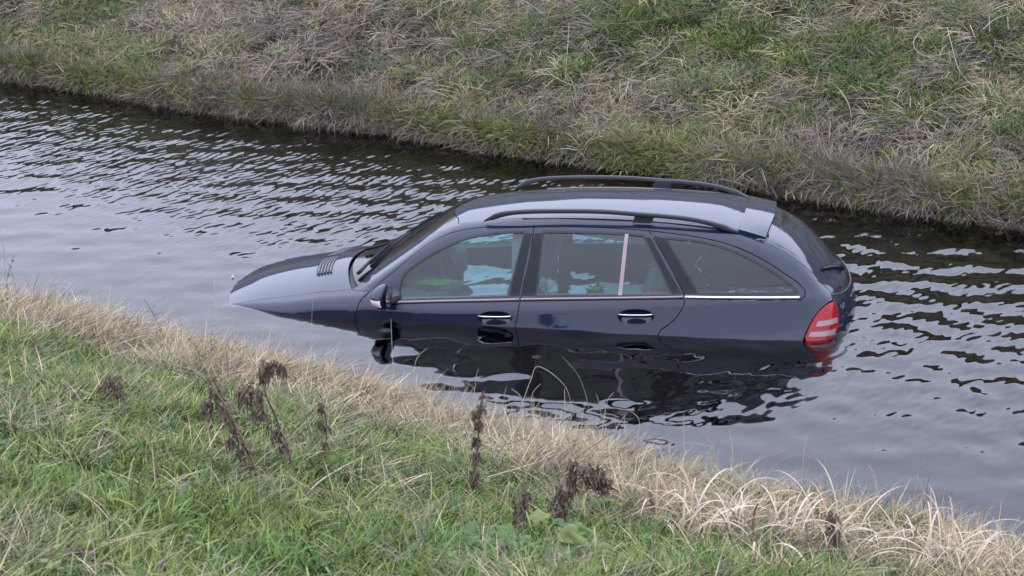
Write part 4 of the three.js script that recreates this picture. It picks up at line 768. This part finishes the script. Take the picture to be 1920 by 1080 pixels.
deadPlant(13, 'dark brown dead stump among the arching reeds', [[1568, 1068], [1566, 1030], [1562, 990], [1560, 962]], [[1560, 970, 30, .05, .05], [1562, 1000, 40, .06, .06], [1566, 1030, 40, .07, .06]], { r0: 0.006, mat: darkStem });
deadPlant(14, 'dark clump of dead leaves behind the first arching reeds', [[1392, 962], [1390, 945], [1386, 930]], [[1386, 930, 50, .09, .05], [1370, 940, 30, .07, .05], [1402, 942, 30, .07, .05]], { r0: 0.004, mat: darkStem });
deadPlant(15, 'blurred brown dead stem low in the turf', [[140, 1075], [142, 1050], [146, 1033]], [[144, 1040, 22, .04, .04], [141, 1060, 22, .05, .05]], { r0: 0.004, mat: darkStem });
deadPlant(16, 'blurred brown tangle of dead stems in the turf', [[62, 1040], [68, 1025], [72, 1012]], [[70, 1018, 34, .07, .05], [58, 1028, 24, .07, .05]], { r0: 0.004, mat: darkStem });
deadPlant(17, 'slender dead stem strung with dark beads by the water', [[10, 545], [14, 520], [20, 497], [27, 478]], [[12, 535, 6, .02, .02], [16, 515, 5, .012, .014], [20, 500, 5, .012, .012], [24, 488, 4, .01, .012]], { r0: 0.0025, mat: darkStem });

// ribbons: reed leaves and long bent straws
function ribbon(points, width, side) {
  const cv = new THREE.CatmullRomCurve3(points, false, 'centripetal'), n = points.length * 4, pos = [], uv = [], idx = [];
  for (let i = 0; i <= n; i++) { const t = i / n, p = cv.getPointAt(t), d = cv.getTangentAt(t), s = side.clone().addScaledVector(d, -side.dot(d)).normalize(), nn = s.clone().cross(d), w = width / 2 * Math.min(1, 0.5 + 3 * t) * (1 - t ** 3 * 0.96), a = p.clone().addScaledVector(s, w), c = p.clone().addScaledVector(s, -w), m = p.clone().addScaledVector(nn, w * 0.35); pos.push(a.x, a.y, a.z, m.x, m.y, m.z, c.x, c.y, c.z); uv.push(0, t, .5, t, 1, t); if (i < n) { const k = 3 * i; idx.push(k, k + 3, k + 1, k + 1, k + 3, k + 4, k + 1, k + 4, k + 2, k + 2, k + 4, k + 5); } }
  const g = new THREE.BufferGeometry(); g.setAttribute('position', new THREE.Float32BufferAttribute(pos, 3)); g.setAttribute('uv', new THREE.Float32BufferAttribute(uv, 2)); g.setIndex(idx); g.computeVertexNormals(); return g;
}
{
  const r = rng(77), mats = [matOf(.47, .38, .275, .6), matOf(.40, .31, .21, .6), matOf(.54, .455, .35, .6), matOf(.35, .25, .155, .6), matOf(.30, .20, .115, .65)];
  for (let i = 0; i < 30; i++) {
    const f = (i + r()) / 30, u = lerp(1225, 1850, f), v = lerp(975, 1098, f) + (r() - 0.2) * 60 * (1 - f * 0.6), base = nearPoint(u, v); base.y -= 0.02;
    const big = u > 1290 && u < 1780, g = thing('reed_tuft', 'pale dry reed tuft with broad arching leaves on the near shore', 'reeds', 'dry reeds with arching leaves on the near shore'), loc = placed(g, base), n = 9;
    for (let k = 0; k < n; k++) {
      const a = (r() < 0.35 ? (r() - 0.5) * 1.6 : r() * 6.283), L = (big ? 0.30 : 0.22) + 0.26 * r(), P = [V3((r() - 0.5) * 0.09, 0, (r() - 0.5) * 0.09)]; let el = 0.75 + 0.85 * r(), p = P[0].clone(); const bend = 1.7 + 2.3 * r(), seg = 6;
      for (let j = 0; j < seg; j++) { p = p.clone().add(V3(Math.cos(a) * Math.cos(el), Math.sin(el), Math.sin(a) * Math.cos(el)).multiplyScalar(L / seg)); P.push(p); el -= bend * (0.25 + 1.2 * (j / seg)) / seg * 1.25; }
      part(g, 'reed_leaf', ribbon(P, 0.005 + 0.011 * r() * r(), V3(-Math.sin(a), 0.5 * (r() - 0.5), Math.cos(a))), mats[Math.floor(r() ** 1.3 * 5)]);
    }
  }
}
// thin dry stalks that stand out over the water
{
  const r = rng(99), label = 'thin dry grass stalk rising from the near shore over the water', group = 'thin dry stalks along the near shore';
  const stalk = (pxs, rad, mat, lb = label, gr = group, extra) => { const base = nearPoint(...pxs[0]); base.y -= 0.02; const g = thing('dry_stalk', lb, 'grass stalk', gr), loc = placed(g, base), P = pxs.map(([u, v]) => loc(pixelAtDepth(u, v, base.z))); P[0].set(0, 0, 0); part(g, 'stalk_stem', taper(P, rad, rad * 0.5, 5), mat); if (extra) for (const [from, to] of extra) part(g, 'side_shoot', taper([loc(pixelAtDepth(...from, base.z)), loc(pixelAtDepth((from[0] + to[0]) / 2, (from[1] + to[1]) / 2 - 2, base.z)), loc(pixelAtDepth(...to, base.z))], rad * 0.6, rad * 0.35, 5), mat); return g; };
  for (let i = 0; i < 64; i++) {
    const u = 10 + 1880 * ((i + r()) / 64), sh = u < 1000 ? 565 + u * 0.265 : 830 + (u - 1000) * 0.245, v = sh + 12 + 30 * r(), h = (0.7 + 1.1 * r()) * lerp(66, 100, u / 1920), lean = (r() - 0.5) * 40, kink = r() < 0.4 ? (r() - 0.5) * 60 : lean * 0.5;
    const e = r() < 0.4 ? [[[u + lean * 0.6, v - h * 0.7], [u + lean * 0.6 + (r() - 0.3) * 70, v - h * (0.62 + 0.3 * r())]]] : null;
    stalk([[u, v], [u + lean * 0.3, v - h * 0.4], [u + lean, v - h * 0.9], [u + lean + kink, v - h * (0.95 + 0.1 * r())]], 0.0019 + 0.0010 * r(), r() < 0.75 ? strawStem : strawStem2, label, group, e);
  }
  stalk([[965, 800], [980, 755], [996, 710], [1006, 687], [1022, 692], [1042, 706], [1062, 728], [1072, 765]], 0.0022, strawStem, 'long straw bent over at its tip in front of the car reflection', null);
  stalk([[1110, 810], [1103, 760], [1085, 705], [1065, 680], [1050, 664]], 0.0017, strawStem2, 'tall curved straw leaning away from the water in front of the rear door', null);
  stalk([[741, 775], [738, 700], [735, 650], [733, 598]], 0.0020, strawStem, 'straight straw standing in front of the door mirror', null);
  stalk([[408, 655], [405, 600], [403, 560], [401, 520]], 0.0022, strawStem, 'straight straw with cross shoots standing in front of the sunken nose', null, [[[403, 560], [470, 548]], [[404, 600], [450, 596]]]);
  stalk([[444, 680], [443, 640], [441, 590]], 0.0022, strawStem2, 'dark straight stalk standing by the fender tip', null, [[[443, 610], [480, 600]], [[443, 625], [500, 622]]]);
  stalk([[598, 700], [585, 640], [586, 560]], 0.0013, strawStem, 'faint thin straw standing in front of the front fender', null);
  stalk([[305, 625], [296, 605], [284, 582], [271, 562]], 0.0030, darkStem, 'dark broken stem leaning out of the calm water', null, [[[287, 586], [255, 585]], [[290, 590], [303, 588]]]);
  stalk([[1330, 905], [1336, 870], [1337, 838], [1318, 808]], 0.0018, strawStem, 'pale straw with a bent tip at the start of the reeds', null, [[[1337, 838], [1285, 830]], [[1336, 860], [1300, 858]]]);
  stalk([[1548, 905], [1548, 880], [1547, 858]], 0.0018, strawStem, 'short upright straw behind the arching reeds', null);
  stalk([[1722, 1010], [1730, 960], [1738, 920], [1743, 888]], 0.0018, darkStem, 'dark thin stalk standing in the open water beyond the reeds', null);
  stalk([[15, 560], [10, 510], [6, 458]], 0.0025, strawStem2, 'grey upright stalk beside the beaded stem', null);
  // long straws lying on the turf
  const lying = (pxs, rad, lb) => { const P = pxs.map(([u, v]) => nearPoint(u, v).add(V3(0, 0.07, 0))), g = thing('fallen_straw', lb, 'straw'); g.position.copy(P[0]); part(g, 'straw_stem', taper(P.map(p => p.clone().sub(P[0])), rad, rad * 0.7, 6), strawStem); };
  lying([[45, 918], [118, 895], [205, 862]], 0.0035, 'long pale straw lying across the green turf');
  lying([[555, 985], [595, 935], [640, 905], [690, 880]], 0.0045, 'thick pale straw angled up from the turf');
  lying([[640, 915], [760, 890], [880, 850], [985, 815]], 0.0028, 'very long pale straw slanting towards the shore');
  lying([[900, 925], [985, 900], [1060, 868]], 0.0035, 'pale straw leaning against the nodding dead seed head');
  lying([[275, 860], [330, 845], [395, 838]], 0.0035, 'brown bent straw between the round seed head and the leaning weed');
  lying([[1330, 1075], [1380, 1040], [1425, 1000]], 0.0042, 'stout pale straw in front of the reeds');
}
// broad lobed leaves low in the turf
{
  const r = rng(55);
  const leafGeo = (L, lobes, curl) => { const pos = [0, 0, 0], idx = [], n = 26; for (let i = 0; i <= n; i++) { const t = i / n * 2 - 1, a = t * 2.2, k = (0.62 + 0.38 * Math.abs(Math.cos(a * lobes / 2))) * (1 - 0.25 * Math.abs(t)) * L, x = Math.cos(a) * k + L * 0.15, z = Math.sin(a) * k * 0.8; pos.push(x * 0.55, curl * L * 0.12 * Math.sin(a * lobes), z * 0.55, x, -curl * L * 0.35 * (x / L) ** 2 + 0.05 * L * Math.cos(a * lobes), z); if (i < n) { const c = 1 + 2 * i; idx.push(0, c + 2, c, c, c + 2, c + 1, c + 1, c + 2, c + 3); } } const g = new THREE.BufferGeometry(); g.setAttribute('position', new THREE.Float32BufferAttribute(pos, 3)); g.setIndex(idx); g.computeVertexNormals(); return g; };
  const mats = [matOf(.060, .115, .016, .6), matOf(.078, .132, .022, .6), matOf(.050, .094, .018, .6), matOf(.105, .135, .024, .6)];
  const spots = [[930, 1048, 1.15, 'cluster of fresh green lobed leaves below the stout dead stalk'], [1020, 1062, 1.5, 'largest cluster of pale green lobed leaves at the foot of the turf'], [1105, 1070, 1.0, 'green lobed leaves between the largest leaf cluster and the reeds'], [880, 1066, 1.0, 'small green lobed leaf cluster beside the fresh lobed leaves'], [1195, 1072, 1.0, 'green lobed leaves at the foot of the first reeds'], [1130, 975, 0.8, 'grey green leaves behind the nodding seed head'], [1035, 990, 0.7, 'single bright leaf cluster beside the bent seed head stalk'], [470, 800, 0.7, 'few bluish green leaves under the forked dead weed'], [1445, 1040, 0.7, 'small green leaves showing between the reeds']];
  for (const [u, v, k, lb] of spots) {
    const base = nearPoint(u, v), g = thing('lobed_plant', lb, 'plant'); g.position.copy(base);
    const n = 9 + Math.floor(r() * 4);
    for (let i = 0; i < n; i++) { const a = i * 2.4 + r(), L = k * (0.036 + 0.034 * r()), h = k * (0.05 + 0.06 * r()), d = k * (0.03 + 0.07 * r()); const m = part(g, 'leaf', leafGeo(L, 5, 0.6 + r()), mats[Math.floor(r() * 4)]); m.position.set(Math.cos(a) * d, h, Math.sin(a) * d); m.rotation.set(0.35 + 0.3 * (r() - 0.5), -a, 0.2 + 0.4 * (r() - 0.5)); part(m, 'leaf_stalk', taper([V3(-d * 0.8, -h - 0.01, 0), V3(-d * 0.3, -h * 0.3, 0), V3(0, 0, 0)], 0.002, 0.0015, 5), mats[0]); }
  }
}
// twigs and old reed stalks on the far slope
{
  const r = rng(31);
  const list = [[[[1840, 77], [1862, 60], [1885, 50]], 'pale forked twig high on the far slope', .007, twigMat, [[[1852, 47], [1853, 80]], [[1886, 50], [1888, 76]]]],
    [[[1722, 75], [1711, 98], [1716, 112], [1738, 121], [1785, 122]], 'whitish hooked twig on the far slope', .007, twigMat, [[[1760, 122], [1772, 105]]]],
    [[[1774, 75], [1783, 110], [1797, 150], [1824, 188]], 'long thin pale twig running down the far slope', .005, twigMat],
    [[[1067, 62], [1063, 120], [1059, 172]], 'upright pale stalk on the far slope beside a short curved twig', .004, twigMat],
    [[[1025, 145], [1040, 165], [1071, 181]], 'short curved pale twig on the far slope', .006, twigMat],
    [[[1125, 67], [1200, 58], [1272, 50], [1356, 32]], 'long grey branch lying along the far slope', .007, darkTwig, [[[1272, 50], [1330, 45]]]],
    [[[1572, 190], [1588, 215], [1595, 246]], 'curved pale straw lying on the far slope', .005, twigMat],
    [[[1372, 243], [1402, 248], [1431, 258]], 'dark brown stick on the far slope behind the roof rails', .010, darkTwig],
    [[[1530, 345], [1560, 334], [1590, 327], [1615, 325]], 'grey branch poking out of the far shore', .009, twigMat, [[[1560, 334], [1580, 322]]]],
    [[[1440, 330], [1475, 350], [1500, 365], [1514, 378]], 'thin twig dipping from the far shore to the water', .005, darkTwig],
    [[[1480, 318], [1492, 340], [1506, 358], [1516, 376]], 'thin crossed twig on the far shore behind the tailgate', .005, twigMat],
    [[[960, 10], [990, 22], [1017, 40]], 'slanting straw at the top of the far slope', .006, twigMat],
    [[[135, 177], [165, 155], [205, 133], [247, 95]], 'long pale reed stalk slanting from the water up the far bank', .007, twigMat],
    [[[785, 52], [815, 36], [846, 20]], 'slanting straw above the brown patch of the far slope', .006, twigMat],
    [[[1527, 103], [1570, 107], [1616, 105]], 'level grey stalk between green tufts of the far slope', .006, darkTwig],
    [[[455, 205], [475, 185], [520, 128]], 'thin pale stalk leaning up the brown part of the far bank', .005, twigMat],
    [[[1095, 300], [1078, 285], [1120, 255]], 'bent straw at the mossy edge of the far bank', .005, twigMat],
    [[[1775, 415], [1790, 420], [1812, 428]], 'thin twig trailing in the water under the far bank', .005, darkTwig],
    [[[1200, 145], [1240, 120], [1262, 95]], 'slanting straw in the middle of the far slope', .005, twigMat]];
  for (const [pxs, lb, rad, mat, extra] of list) {
    const P = pxs.map(([u, v]) => farPoint(u, v).add(V3(0, 0.07 + 0.05 * r(), 0.02))), g = thing('fallen_twig', lb, 'twig'); g.position.copy(P[0]);
    const o = P[0].clone(); part(g, 'twig_stem', taper(P.map(p => p.sub(o)), rad * 0.65, rad * 0.35, 6), mat);
    for (const [a, b] of extra || []) part(g, 'side_shoot', taper([farPoint(...a).add(V3(0, 0.09, 0.02)).sub(o), farPoint((a[0] + b[0]) / 2, (a[1] + b[1]) / 2).add(V3(0, 0.11, 0.02)).sub(o), farPoint(...b).add(V3(0, 0.10, 0.02)).sub(o)], rad * 0.45, rad * 0.25, 5), mat);
  }
}
// bits afloat
{
  const bit = (u, v, w, d, lb, cat, c, seed, name) => { const p = pixelAtHeight(u, v, 0.004), g = thing(name, lb, cat); g.position.copy(p); part(g, name + '_body', lump(w, 0.008, d, seed, 0.5), matOf(...c, 0.7)); part(g, 'rim_fold', lump(w * 0.5, 0.012, d * 0.3, seed + 3, 0.5).translate(w * 0.3, 0.004, -d * 0.3), matOf(...c, 0.7)); };
  bit(436, 519, 0.008, 0.008, 'tiny white scrap afloat by the sunken hood', 'litter', [.6, .6, .6], 4, 'paper_scrap');
  bit(965, 834, 0.05, 0.035, 'pale foam scrap caught in the stems at the near shore', 'litter', [.55, .55, .56], 9, 'foam_scrap');
}

scene.updateMatrixWorld(true);
renderer.render(scene, camera);
